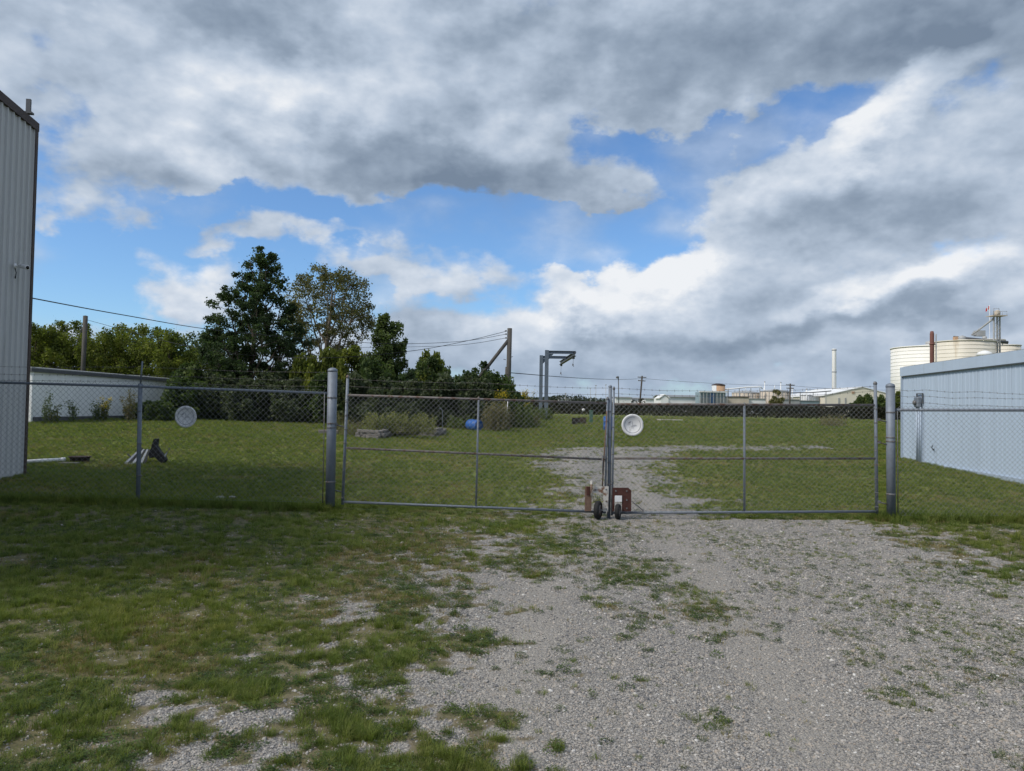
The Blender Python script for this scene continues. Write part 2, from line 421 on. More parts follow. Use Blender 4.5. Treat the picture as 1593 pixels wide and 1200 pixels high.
# ------------------------------------------------------------------ ground material and sheet
def ground_material():
    m = bpy.data.materials.new('ground'); m.use_nodes = True; T = NT(m.node_tree); T.n.clear()
    pos = T.node('ShaderNodeNewGeometry').outputs['Position']
    sep = T.node('ShaderNodeSeparateXYZ'); T.l.new(pos, sep.inputs[0])
    flat = T.node('ShaderNodeCombineXYZ'); T.l.new(sep.outputs[0], flat.inputs[0]); T.l.new(sep.outputs[1], flat.inputs[1])
    v = flat.outputs[0]
    ga = T.node('ShaderNodeAttribute', attribute_name='gravel').outputs['Fac']
    # turf: short green grass with straw and soil showing
    n_big = T.noise(v, 0.10, 4, 0.6); n_mid = T.noise(v, 0.7, 5, 0.6); n_fine = T.noise(v, 9.0, 5, 0.7)
    stripe = T.noise(T.vmath('MULTIPLY', v, (0.07, 0.9, 1)), 1.0, 4, 0.65)
    turf = T.ramp(T.math('ADD', T.math('MULTIPLY', n_fine, 0.6), T.math('MULTIPLY', n_mid, 0.4)),
                  [(0.25, (0.058, 0.075, 0.024)), (0.45, (0.115, 0.143, 0.04)), (0.6, (0.165, 0.185, 0.056)), (0.78, (0.225, 0.215, 0.095))])
    turf = T.mix(T.maprange(stripe, 0.4, 0.68, 0, 0.6), turf, T.mix(1.0, turf, (1.5, 1.18, 0.95), 'MULTIPLY'))
    turf = T.mix(T.maprange(n_big, 0.4, 0.65, 0, 0.5), turf, T.mix(1.0, turf, (0.75, 0.9, 0.7), 'MULTIPLY'))
    # in front of the fence the turf is thin: soil, old straw and sunken stones lie between the tufts
    front = T.maprange(sep.outputs[1], 11.6, 12.6, 1.0, 0.0)
    litter = T.ramp(n_fine, [(0.25, (0.05, 0.042, 0.03)), (0.45, (0.10, 0.085, 0.055)), (0.62, (0.165, 0.14, 0.09)), (0.8, (0.23, 0.205, 0.15))])
    turf = T.mix(T.math('MULTIPLY', front, 0.8), turf, litter)
    # gravel: crushed stone of many greys
    vo = T.node('ShaderNodeTexVoronoi', feature='F1'); T.l.new(v, vo.inputs['Vector']); vo.inputs['Scale'].default_value = 78
    vr = T.node('ShaderNodeSeparateXYZ'); T.l.new(vo.outputs['Color'], vr.inputs[0])
    stones = T.ramp(vr.outputs[0], [(0.0, (0.16, 0.16, 0.165)), (0.3, (0.26, 0.25, 0.24)), (0.6, (0.33, 0.315, 0.295)), (0.85, (0.39, 0.37, 0.34)), (1.0, (0.50, 0.48, 0.455))])
    gap = T.maprange(vo.outputs['Distance'], 0.35, 0.75, 1.0, 0.45)
    stones = T.mix(1.0, stones, gap, 'MULTIPLY')
    dust = T.maprange(T.noise(v, 1.4, 5, 0.65), 0.42, 0.7, 0.0, 0.45)
    stones = T.mix(dust, stones, (0.35, 0.325, 0.29))
    pk = T.node('ShaderNodeAttribute', attribute_name='pack').outputs['Fac']
    stones = T.mix(T.math('MULTIPLY', pk, 0.6), stones, T.mix(n_fine, (0.25, 0.23, 0.205), (0.38, 0.355, 0.32)))
    soil = T.mix(T.noise(v, 3.0, 4, 0.6), (0.13, 0.105, 0.07), (0.20, 0.175, 0.13))
    edge = T.maprange(ga, 0.0, 0.45, 0, 1)
    col = T.mix(edge, turf, soil); col = T.mix(T.maprange(T.math('ADD', ga, T.math('MULTIPLY', T.math('SUBTRACT', n_fine, 0.5), 0.5)), 0.35, 0.6, 0, 1), col, stones)
    h = T.math('ADD', T.math('MULTIPLY', vo.outputs['Distance'], T.math('MULTIPLY', ga, -0.012)), T.math('MULTIPLY', n_fine, 0.03))
    b = T.node('ShaderNodeBump'); b.inputs['Strength'].default_value = 0.9; b.inputs['Distance'].default_value = 1.0; T.l.new(h, b.inputs['Height'])
    p = T.node('ShaderNodeBsdfPrincipled'); p.inputs['Roughness'].default_value = 0.92; p.inputs['Specular IOR Level'].default_value = 0.15
    T.l.new(col, p.inputs['Base Color']); T.l.new(b.outputs[0], p.inputs['Normal'])
    o = T.node('ShaderNodeOutputMaterial'); T.l.new(p.outputs[0], o.inputs[0])
    return m
GROUND = ground_material()

def build_ground():
    xs = np.concatenate([-np.geomspace(5000, 16, 34), np.arange(-15, -7, 0.25), np.arange(-7, 8.5, 0.09), np.arange(8.5, 15, 0.25), np.geomspace(15.5, 5000, 34)])
    ys = np.concatenate([[-400, -120, -40, -15, -6, -2, 0], np.arange(1.0, 9, 0.08), np.arange(9, 14, 0.10), np.arange(14, 34, 0.22), np.geomspace(34.4, 9000, 70)])
    X, Y = np.meshgrid(xs, ys); Z = gz(X, Y)
    gr = gravel_mask(X.ravel(), Y.ravel())
    gr[(np.abs(X.ravel()) > 13) | (Y.ravel() > 34) | (Y.ravel() < -3)] = 0
    V = np.stack([X.ravel(), Y.ravel(), Z.ravel()], 1)
    nx, ny = len(xs), len(ys)
    i = (np.arange(ny - 1)[:, None] * nx + np.arange(nx - 1)[None]).ravel()
    F = np.stack([i, i + 1, i + nx + 1, i + nx], 1)
    is_gr = gr[F].mean(1) > 0.5
    for name, sel in (('ground', ~is_gr), ('gravel_driveway', is_gr)):
        f = F[sel]; used, inv = np.unique(f, return_inverse=True)
        me = np_mesh(name, V[used], inv.reshape(f.shape), GROUND, True, {'gravel': ('POINT', gr[used]), 'pack': ('POINT', lanes(V[used][:, 0], V[used][:, 1]))})
        tag(link(name, me), kind='structure')
build_ground()

# ------------------------------------------------------------------ gravel stones, turf and weeds (nobody could count them)
def scatter(name, points, rot, scl, idx, sources, label, cat):
    col = bpy.data.collections.new(name + '_source')
    for k, s in enumerate(sources): col.objects.link(s)
    me = bpy.data.meshes.new(name); me.vertices.add(len(points)); me.vertices.foreach_set('co', np.asarray(points, np.float32).ravel())
    a = me.attributes.new('rot', 'FLOAT_VECTOR', 'POINT'); a.data.foreach_set('vector', np.asarray(rot, np.float32).ravel())
    a = me.attributes.new('scl', 'FLOAT', 'POINT'); a.data.foreach_set('value', np.asarray(scl, np.float32))
    a = me.attributes.new('idx', 'INT', 'POINT'); a.data.foreach_set('value', np.asarray(idx, np.int32))
    o = link(name, me); tag(o, label, cat, kind='stuff')
    ng = bpy.data.node_groups.new(name, 'GeometryNodeTree')
    ng.interface.new_socket('Geometry', in_out='INPUT', socket_type='NodeSocketGeometry')
    ng.interface.new_socket('Geometry', in_out='OUTPUT', socket_type='NodeSocketGeometry')
    n = ng.nodes; gi = n.new('NodeGroupInput'); go = n.new('NodeGroupOutput')
    ci = n.new('GeometryNodeCollectionInfo'); ci.inputs['Collection'].default_value = col
    ci.inputs['Separate Children'].default_value = True; ci.inputs['Reset Children'].default_value = True
    iop = n.new('GeometryNodeInstanceOnPoints'); iop.inputs['Pick Instance'].default_value = True
    def na(nm, dt):
        q = n.new('GeometryNodeInputNamedAttribute'); q.data_type = dt; q.inputs['Name'].default_value = nm; return q.outputs[0]
    er = n.new('FunctionNodeEulerToRotation'); L = ng.links
    L.new(gi.outputs[0], iop.inputs['Points']); L.new(ci.outputs[0], iop.inputs['Instance'])
    L.new(na('idx', 'INT'), iop.inputs['Instance Index']); L.new(na('rot', 'FLOAT_VECTOR'), er.inputs[0])
    L.new(er.outputs[0], iop.inputs['Rotation']); L.new(na('scl', 'FLOAT'), iop.inputs['Scale'])
    L.new(iop.outputs[0], go.inputs[0])
    md = o.modifiers.new('scatter', 'NODES'); md.node_group = ng
    return o

def field_points(n, y0, y1, seed, kx=0.80):
    r = np.random.default_rng(seed); y = np.exp(r.uniform(math.log(y0), math.log(y1), n))
    x = r.uniform(-1, 1, n) * (kx * y + 1.0); return x, y, r

def stone_sources():
    m = bpy.data.materials.new('gravel_stone'); m.use_nodes = True; T = NT(m.node_tree); T.n.clear()
    r = T.node('ShaderNodeObjectInfo').outputs['Random']
    c = T.ramp(r, [(0.0, (0.14, 0.138, 0.14)), (0.22, (0.235, 0.228, 0.222)), (0.45, (0.31, 0.295, 0.278)), (0.72, (0.37, 0.345, 0.312)), (0.88, (0.33, 0.28, 0.235)), (0.97, (0.45, 0.43, 0.41)), (1.0, (0.60, 0.59, 0.57))])
    tc = T.node('ShaderNodeTexCoord').outputs['Object']
    c = T.mix(T.maprange(T.noise(tc, 3, 3), 0.3, 0.7, 0, 0.4), c, T.mix(1.0, c, (0.7, 0.7, 0.7), 'MULTIPLY'))
    p = T.node('ShaderNodeBsdfPrincipled'); p.inputs['Roughness'].default_value = 0.85; p.inputs['Specular IOR Level'].default_value = 0.25
    T.l.new(c, p.inputs['Base Color']); o = T.node('ShaderNodeOutputMaterial'); T.l.new(p.outputs[0], o.inputs[0])
    import bmesh
    out = []
    for k in range(6):
        bm = bmesh.new(); bmesh.ops.create_icosphere(bm, subdivisions=1, radius=1.0)
        rr = random.Random(k)
        s = (rr.uniform(0.8, 1.25), rr.uniform(0.6, 1.0), rr.uniform(0.45, 0.75))
        for v in bm.verts:
            q = rr.uniform(0.78, 1.15); v.co = Vector((v.co.x * s[0] * q, v.co.y * s[1] * q, v.co.z * s[2] * q))
        me = bpy.data.meshes.new('stone'); bm.to_mesh(me); bm.free(); me.materials.append(m)
        out.append(bpy.data.objects.new('stone', me))
    return out

def blades(n, h, spread, width, lean, seed, mat_, droop=0.5):
    """a tuft of bent, tapered grass blades"""
    r = np.random.default_rng(seed); V = []; F = []
    for _ in range(n):
        a = r.uniform(0, 2 * math.pi); d = spread * math.sqrt(r.uniform()); bx, by = d * math.cos(a), d * math.sin(a)
        ang = a + r.normal(0, 0.9); L = h * r.uniform(0.55, 1.15); ln = lean * r.uniform(0.3, 1.3)
        dx, dy = math.cos(ang), math.sin(ang); w = width * r.uniform(0.7, 1.3); px, py = -dy * w, dx * w
        z1, z2 = L * 0.55, L * (1 - droop * ln * 0.45); o1, o2 = L * ln * 0.3, L * ln * 0.95
        b = len(V)
        V += [(bx - px, by - py, -0.01), (bx + px, by + py, -0.01), (bx + dx * o1 - px * .8, by + dy * o1 - py * .8, z1),
              (bx + dx * o1 + px * .8, by + dy * o1 + py * .8, z1), (bx + dx * o2, by + dy * o2, z2)]
        F += [(b, b + 1, b + 3, b + 2), (b + 2, b + 3, b + 4)]
    me = np_mesh('tuft', V, F, mat_, True); return bpy.data.objects.new('tuft', me)

def rosette(n, r0, h, lsize, seed, mat_):
    """low mat of small broad leaves (clover, plantain)"""
    r = np.random.default_rng(seed); V = []; F = []
    for _ in range(n):
        a = r.uniform(0, 6.283); d = r0 * math.sqrt(r.uniform()); c = np.array([d * math.cos(a), d * math.sin(a), h * r.uniform(0.2, 1.0) * (1.15 - d / r0 * 0.6)])
        ang = a + r.normal(0, 1.0); s = lsize * r.uniform(0.6, 1.3)
        t = np.array([math.cos(ang), math.sin(ang), r.uniform(-0.3, 0.5)]); sd_ = np.array([-math.sin(ang), math.cos(ang), r.uniform(-0.3, 0.3)])
        b = len(V); V += [c, c + t * s * .5 + sd_ * s * .42, c + t * s, c + t * s * .5 - sd_ * s * .42]; F.append((b, b + 1, b + 2, b + 3))
    me = np_mesh('weed', V, F, mat_, False); return bpy.data.objects.new('weed', me)

WEEDS = [(968, 900, .34, .8), (1000, 880, .4, .5), (1100, 955, .42, .7), (1060, 925, .35, .4), (945, 945, .12, .6), (1180, 975, .2, .35), (870, 850, .6, .7), (820, 880, .5, .6), (900, 825, .5, .5), (985, 830, .6, .25),
         (640, 925, .30, .8), (700, 935, .2, .7), (740, 995, .12, .9), (620, 950, .3, .7), (590, 1055, .25, .9), (690, 905, .25, .7), (650, 985, .2, .6), (1285, 870, .5, .3), (1400, 940, .7, .3), (1520, 1000, .6, .35), (1360, 1030, .2, .4),
         (1395, 1090, .13, .8), (1530, 1050, .12, .7), (1470, 980, .4, .3), (1200, 880, .5, .25), (1330, 985, .25, .4), (1565, 1060, .15, .6), (1440, 1060, .25, .3), (1150, 840, .8, .2), (1480, 900, .6, .4), (740, 1175, .12, .5), (570, 905, .5, .6), (640, 850, .7, .6), (760, 820, .6, .6), (1215, 915, .2, .6)]
def build_ground_cover():
    # crushed stone
    x, y, r = field_points(460000, 2.2, 13.5, 101)
    v = gravel_value(x, y)
    keep = r.uniform(size=len(x)) < (1 - 0.5 * lanes(x, y)) * np.where(v > -0.05, np.clip(v * 4 + 0.35, 0.14, 1), np.clip(0.16 + v * 0.1, 0.05, 0.16) * (y < 12))
    x, y = x[keep], y[keep]; n = len(x)
    s = np.exp(r.normal(math.log(0.0054), 0.42, n)) * np.clip((y / 5) ** 0.35, 0.85, 1.4)
    s = np.clip(s, 0.003, 0.024)
    pts = np.stack([x, y, gz(x, y) + s * 0.12], 1)
    rot = np.stack([r.normal(0, 0.35, n), r.normal(0, 0.35, n), r.uniform(0, 6.28, n)], 1)
    scatter('gravel', pts, rot, s, r.integers(0, 6, n), stone_sources(), 'loose grey crushed stone spread over the driveway', 'gravel')
    # turf
    g1 = leaf_mat('grass_green', [(0.07, 0.102, 0.024), (0.12, 0.167, 0.038), (0.168, 0.215, 0.054), (0.228, 0.248, 0.08)], 0.45, obj_random=True)
    g2 = leaf_mat('grass_straw', [(0.12, 0.11, 0.04), (0.22, 0.18, 0.085), (0.30, 0.25, 0.13)], 0.25, obj_random=True)
    g3 = leaf_mat('weed_leaf', [(0.032, 0.06, 0.016), (0.055, 0.092, 0.024), (0.08, 0.125, 0.036)], 0.25, obj_random=True)
    src = [blades(26, 0.055, 0.045, 0.0016, 0.9, 1, g1), blades(30, 0.075, 0.05, 0.0018, 1.0, 2, g1), blades(22, 0.115, 0.04, 0.0021, 0.8, 3, g1),
           blades(24, 0.05, 0.05, 0.0014, 1.2, 4, g2), rosette(46, 0.075, 0.03, 0.017, 5, g3), rosette(60, 0.09, 0.045, 0.022, 6, g3), blades(18, 0.03, 0.05, 0.0016, 1.2, 7, g1)]
    x, y, r = field_points(330000, 2.0, 85, 202)
    v = gravel_value(x, y); v = np.where((y > 34) | (np.abs(x) > 13), -1, v)
    wild = value_noise(x, y, 2.3, 3, 41, 0.6); weed = value_noise(x, y, 1.2, 3, 57, 0.6); dry = value_noise(x, y, 0.8, 3, 77, 0.6)
    lawn = y > 12.6
    holes = np.clip((value_noise(x, y, 6.5, 2, 33) - 0.27) * 5, 0.12, 1)
    prob = np.where(v < -0.02, np.clip(0.28 - v * 1.3, 0, 0.9) * np.where(lawn, 1, holes), 0.0)
    # weeds that come up through the stone: clumps, more of them to the right and along the middle strip
    clump = value_noise(x, y, 1.7, 3, 91, 0.6); sprig = value_noise(x, y, 7.0, 2, 95)
    mid = np.exp(-((x - (0.75 + 0.03 * y)) / 0.5) ** 2) * (y > 5.2) + np.clip((x - 1.6) / 2.5, 0, 0.5) * (y > 3.4)
    thr = 0.80 - 0.16 * np.clip(mid, 0, 1.0) - np.clip((y - 6) / 60, 0, 0.05)
    prob = np.maximum(prob, np.where((clump * 0.6 + sprig * 0.4 > thr - 0.125), 0.26, 0.0) * (v >= -0.02))
    prob = np.maximum(prob, (v >= -0.02) * (1 - 0.8 * lanes(x, y)) * (0.006 + 0.03 * np.clip((x + 0.4) / 3, 0, 1) * np.clip((y - 3.2) / 2.5, 0, 1)) * (sprig > 0.42))
    prob = np.maximum(prob, (v >= -0.02) * 0.06 * np.clip((value_noise(x, y, 0.9, 2, 61) - 0.5) * 4, 0, 1) * (sprig > 0.4) * (y > 4))
    # weed patches in the drive, where the photograph has them
    for px, py, rad, am in WEEDS:
        q = G(px, py); d = np.sqrt(((x - q.x) / rad) ** 2 + ((y - q.y) / (rad * 1.5)) ** 2) + (sprig - 0.5) * 1.3 + (clump - 0.5) * 0.8
        prob = np.maximum(prob, np.clip((1 - d) * 2.2, 0, 1) * min(1, am * (1.3 if px < 1180 else 0.75)) * (y < 12.3))
    prob = prob * np.clip((85 - y) / 45, 0.0, 1)
    keep = r.uniform(size=len(x)) < prob
    x, y, v, wild, weed, dry, lawn = (q[keep] for q in (x, y, v, wild, weed, dry, lawn)); n = len(x)
    idx = np.where(lawn, np.where(r.uniform(size=n) < 0.5, 0, 1), r.integers(0, 2, n))
    idx = np.where((wild > 0.60) & ~lawn & (v < -0.2) & (r.uniform(size=n) < 0.55), 2, idx)
    idx = np.where((weed > 0.5) & ~lawn & (r.uniform(size=n) < 0.7), np.where(r.uniform(size=n) < 0.5, 4, 5), idx)
    idx = np.where((dry > 0.56) & (r.uniform(size=n) < 0.5), 3, idx)
    idx = np.where(lawn & (r.uniform(size=n) < 0.10), 3, idx)
    idx = np.where((v > -0.12) & (r.uniform(size=n) < 0.4), np.where(r.uniform(size=n) < 0.5, 6, 3), idx)
    s = np.where(lawn, 0.8 + np.clip((y - 12) / 28, 0, 1.5), r.uniform(0.38, 0.82, n)) * np.where(v > -0.02, np.where(x > 1.9, 0.58, 0.78), 1.0)
    s = s * np.where(~lawn, np.clip(0.8 + (y - 3) * 0.06, 0.8, 1.35), 1)
    # keep clear of the buildings standing in the grass
    pts = np.stack([x, y, gz(x, y)], 1)
    rot = np.stack([r.normal(0, 0.12, n), r.normal(0, 0.12, n), r.uniform(0, 6.28, n)], 1)
    scatter('grass', pts, rot, s, idx, src, 'green turf and low weeds growing over the ground', 'grass')
    # rank grass left standing along the foot of the fence
    r = np.random.default_rng(5); n = 3600
    x = np.where(r.uniform(size=n) < 0.55, r.uniform(-9, -2.9, n), r.uniform(6.0, 10.5, n)); y = 12.3 + r.normal(0, 0.14, n)
    pts = np.stack([x, y, gz(x, y)], 1); rot = np.stack([r.normal(0, .15, n), r.normal(0, .15, n), r.uniform(0, 6.28, n)], 1)
    scatter('fence_line_grass', pts, rot, r.uniform(0.8, 1.7, n), r.choice([1, 2, 2, 3], n), [q.copy() for q in src], 'taller unmown grass along the foot of the fence', 'grass')
build_ground_cover()

# ------------------------------------------------------------------ materials
STEEL = mat('galvanised_steel', (0.185, 0.212, 0.255), 0.6, 0.25, 0.16, 9, stain=((0.16, 0.13, 0.11), 0.36, 14), bump=0.0008)
STEEL_DARK = mat('weathered_steel', (0.16, 0.165, 0.175), 0.6, 0.3, 0.25, 12, stain=((0.13, 0.075, 0.045), 0.48, 16), bump=0.001)
STEEL_RUST = mat('rusty_rail', (0.15, 0.14, 0.14), 0.65, 0.2, 0.3, 10, stain=((0.10, 0.06, 0.045), 0.52, 9), bump=0.001)
WIRE = mat('fence_wire', (0.20, 0.215, 0.23), 0.5, 0.4, 0.2, 3)
WIRE_BARB = mat('barbed_wire', (0.13, 0.12, 0.115), 0.6, 0.3, 0.3, 5)
RUST = mat('rust', (0.065, 0.027, 0.022), 0.85, 0.0, 0.35, 14, stain=((0.07, 0.03, 0.022), 0.45, 20), bump=0.002)
RUST_TAN = mat('rusty_brown_box', (0.155, 0.10, 0.075), 0.85, 0, 0.35, 16, stain=((0.08, 0.04, 0.03), 0.42, 11), bump=0.002)
WHITE_WORN = mat('worn_white_paint', (0.50, 0.485, 0.455), 0.7, 0, 0.12, 12, stain=((0.17, 0.095, 0.06), 0.53, 9), bump=0.001)
RUBBER = mat('rubber', (0.018, 0.018, 0.02), 0.8, 0, 0.25, 20, bump=0.001)
PLASTIC_WHITE = mat('white_plastic', (0.72, 0.72, 0.73), 0.5, 0, 0.06, 10, stain=((0.45, 0.44, 0.43), 0.42, 9))
PRINT_GREY = mat('grey_print', (0.22, 0.23, 0.27), 0.7, 0, 0.1)
BLACK_PLASTIC = mat('black_plastic', (0.014, 0.015, 0.018), 0.55, 0, 0.2, 10)
BLUE_PLASTIC = mat('blue_plastic', (0.03, 0.105, 0.34), 0.45, 0, 0.15, 5, stain=((0.05, 0.10, 0.25), 0.35, 6))
SIDING_GREY = mat('pale_metal_siding', (0.47, 0.475, 0.48), 0.55, 0.05, 0.05, 2.5, streak=True, stain=((0.36, 0.36, 0.35), 0.38, 3))
SIDING_BLUE = mat('pale_blue_siding', (0.44, 0.53, 0.66), 0.55, 0.05, 0.05, 1.5, streak=True, stain=((0.385, 0.46, 0.56), 0.42, 2.2))
SIDING_WHITE = mat('white_siding', (0.80, 0.81, 0.82), 0.6, 0, 0.06, 2, streak=True)
TRIM_BROWN = mat('dark_brown_trim', (0.055, 0.038, 0.034), 0.6, 0.1, 0.2, 4)
TRIM_GREY = mat('grey_trim', (0.10, 0.105, 0.115), 0.6, 0.1, 0.2, 4)
TRIM_BLUE = mat('blue_grey_trim', (0.36, 0.43, 0.53), 0.55, 0.1, 0.08, 4)
ROOF_GREY = mat('metal_roof', (0.30, 0.31, 0.32), 0.5, 0.2, 0.1, 2)
WOOD = mat('weathered_pole_wood', (0.085, 0.08, 0.074), 0.9, 0, 0.3, 12, streak=True, bump=0.004)
WOOD_DARK = mat('dark_pole_wood', (0.075, 0.066, 0.06), 0.9, 0, 0.3, 8, streak=True)
BARK = mat('bark', (0.085, 0.07, 0.055), 0.95, 0, 0.3, 10, bump=0.01)
BARK_PALE = mat('pale_bark', (0.20, 0.17, 0.135), 0.95, 0, 0.25, 10, bump=0.01)
GANTRY = mat('blue_grey_steel_paint', (0.135, 0.165, 0.21), 0.6, 0.15, 0.15, 3, stain=((0.14, 0.10, 0.08), 0.35, 5))
STONE = mat('planter_stone', (0.16, 0.148, 0.14), 0.92, 0, 0.3, 9, bump=0.006, bscale=25)
SOIL = mat('planter_soil', (0.10, 0.08, 0.055), 0.95, 0, 0.3, 9, bump=0.01)
CREAM = mat('cream_siding', (0.72, 0.67, 0.57), 0.7, 0, 0.06, 0.4, streak=True)
SILO_WHITE = mat('white_silo_steel', (0.77, 0.76, 0.725), 0.6, 0.05, 0.06, 0.25, stain=((0.62, 0.57, 0.48), 0.34, 0.3), streak=True)
SILO_TAN = mat('weathered_silo_steel', (0.64, 0.605, 0.53), 0.65, 0.05, 0.09, 0.3, stain=((0.44, 0.37, 0.27), 0.42, 0.35), streak=True)
PLANT_TAN = mat('tan_cladding', (0.50, 0.44, 0.37), 0.75, 0, 0.15, 0.4, streak=True)
PLANT_WHITE = mat('white_cladding', (0.74, 0.75, 0.76), 0.6, 0, 0.07, 0.3)
PLANT_GREY = mat('grey_cladding', (0.36, 0.37, 0.38), 0.6, 0.1, 0.2, 0.4)
PLANT_ORANGE = mat('orange_rust_cladding', (0.46, 0.30, 0.19), 0.75, 0, 0.2, 0.5, streak=True)
PLANT_TEAL = mat('blue_green_steelwork', (0.26, 0.34, 0.38), 0.6, 0.1, 0.15, 0.4)
PLANT_NAVY = mat('dark_blue_cladding', (0.05, 0.10, 0.20), 0.5, 0.1, 0.15, 0.4)
STACK_RED = mat('dull_red_stack_paint', (0.17, 0.075, 0.065), 0.7, 0, 0.2, 0.5)
RED = mat('red_cloth', (0.5, 0.03, 0.03), 0.8); WHITE_CLOTH = mat('white_cloth', (0.75, 0.75, 0.75), 0.8)
LENS = mat('dark_lens', (0.01, 0.01, 0.012), 0.15)

# ------------------------------------------------------------------ chain-link fence and gates
FD = 12.3
def chain_mesh(name, bl, br, tl, tr, parent, pitch=0.0415, r=0.0022, seed=0):
    """woven diamond mesh stretched over a quadrilateral, every wire a zigzag"""
    W_ = (br - bl).length; H_ = (tl - bl).length
    nw = int(W_ / pitch); ns = int(H_ / pitch)
    o = origin_of(parent); bl, br, tl, tr = (np.array(q - o) for q in (bl, br, tl, tr))
    rr = np.random.default_rng(seed)
    I, K = np.meshgrid(np.arange(nw), np.arange(ns + 1), indexing='ij')
    U = (I + ((I + K) % 2)) / nw; Vv = K / ns
    def at(U, Vv):
        p = bl * ((1 - U) * (1 - Vv))[..., None] + br * (U * (1 - Vv))[..., None] + tl * ((1 - U) * Vv)[..., None] + tr * (U * Vv)[..., None]
        q = U * W_
        p[..., 1] += 0.012 * np.sin(q * 2.1 + Vv * 3 + seed) * np.sin(np.pi * Vv)
        p[..., 2] += 0.006 * np.sin(q * 1.3 + seed * 2) * (1 - Vv)
        return p
    Pm = at(U, Vv); Pm[..., 1] += np.where((I + K) % 2 == 0, 0.0022, -0.0022)
    A = Pm[:, :-1].reshape(-1, 3); B = Pm[:, 1:].reshape(-1, 3)
    d = B - A; d /= np.linalg.norm(d, axis=1)[:, None]
    s1 = np.cross(d, [0, 1, 0]); s1 /= np.linalg.norm(s1, axis=1)[:, None]; s2 = np.cross(d, s1)
    vs_ = []
    for t in (0.5, 2.594, 4.689):
        off = (s1 * math.cos(t) + s2 * math.sin(t)) * r
        vs_ += [A + off, B + off]
    V = np.stack(vs_, 1).reshape(-1, 3); b = np.arange(len(A))[:, None] * 6
    F = np.concatenate([b + np.array([[0, 2, 3, 1]]), b + np.array([[2, 4, 5, 3]]), b + np.array([[4, 0, 1, 5]])], 0)
    ob = link(name, np_mesh(name, V, F, WIRE, True), parent); ob['kind'] = 'stuff'
    return ob

def barbed(parent, pts, seed=0, step=0.125):
    """one strand: two thin twisted wires drawn as one, with four-point barbs"""
    m = MB(); pts = [Vector(p) for p in pts]; r = random.Random(seed); dense = []
    for a, b in zip(pts[:-1], pts[1:]):
        n = max(2, int((b - a).length / 0.4))
        for k in range(n):
            t = k / n; dense.append(a.lerp(b, t) + Vector((0, 0, -0.02 * math.sin(math.pi * t) + r.uniform(-.006, .006))))
    dense.append(pts[-1]); m.tube(dense, 0.0024, 4)
    L = 0
    for a, b in zip(dense[:-1], dense[1:]):
        seg = (b - a).length
        while L < seg:
            c = a.lerp(b, L / seg)
            for q in (Vector((0.006, 0.004, 0.017)), Vector((0.007, -0.004, -0.017))):
                m.tube([c - q, c + q], 0.0016, 3)
            L += step
        L -= seg
    return m.build('barbed_wire', WIRE_BARB, parent)

def pipe(parent, name, a, b, r, material, n=10):
    return MB().tube([a, b], r, n).build(name, material, parent)
def clamp_ring(parent, c, r, material=STEEL_DARK, h=0.03, axis=(0, 0, 1)):
    m = MB().lathe(Vector(c) - Vector(axis) * h / 2, [(r, 0), (r + .006, .004), (r + .006, h - .004), (r, h)], 12, axis)
    m.box(Vector(c) + Vector((0, -r - 0.012, 0)), (0.012, 0.03, h * .8))
    return m.build('band', material, parent)

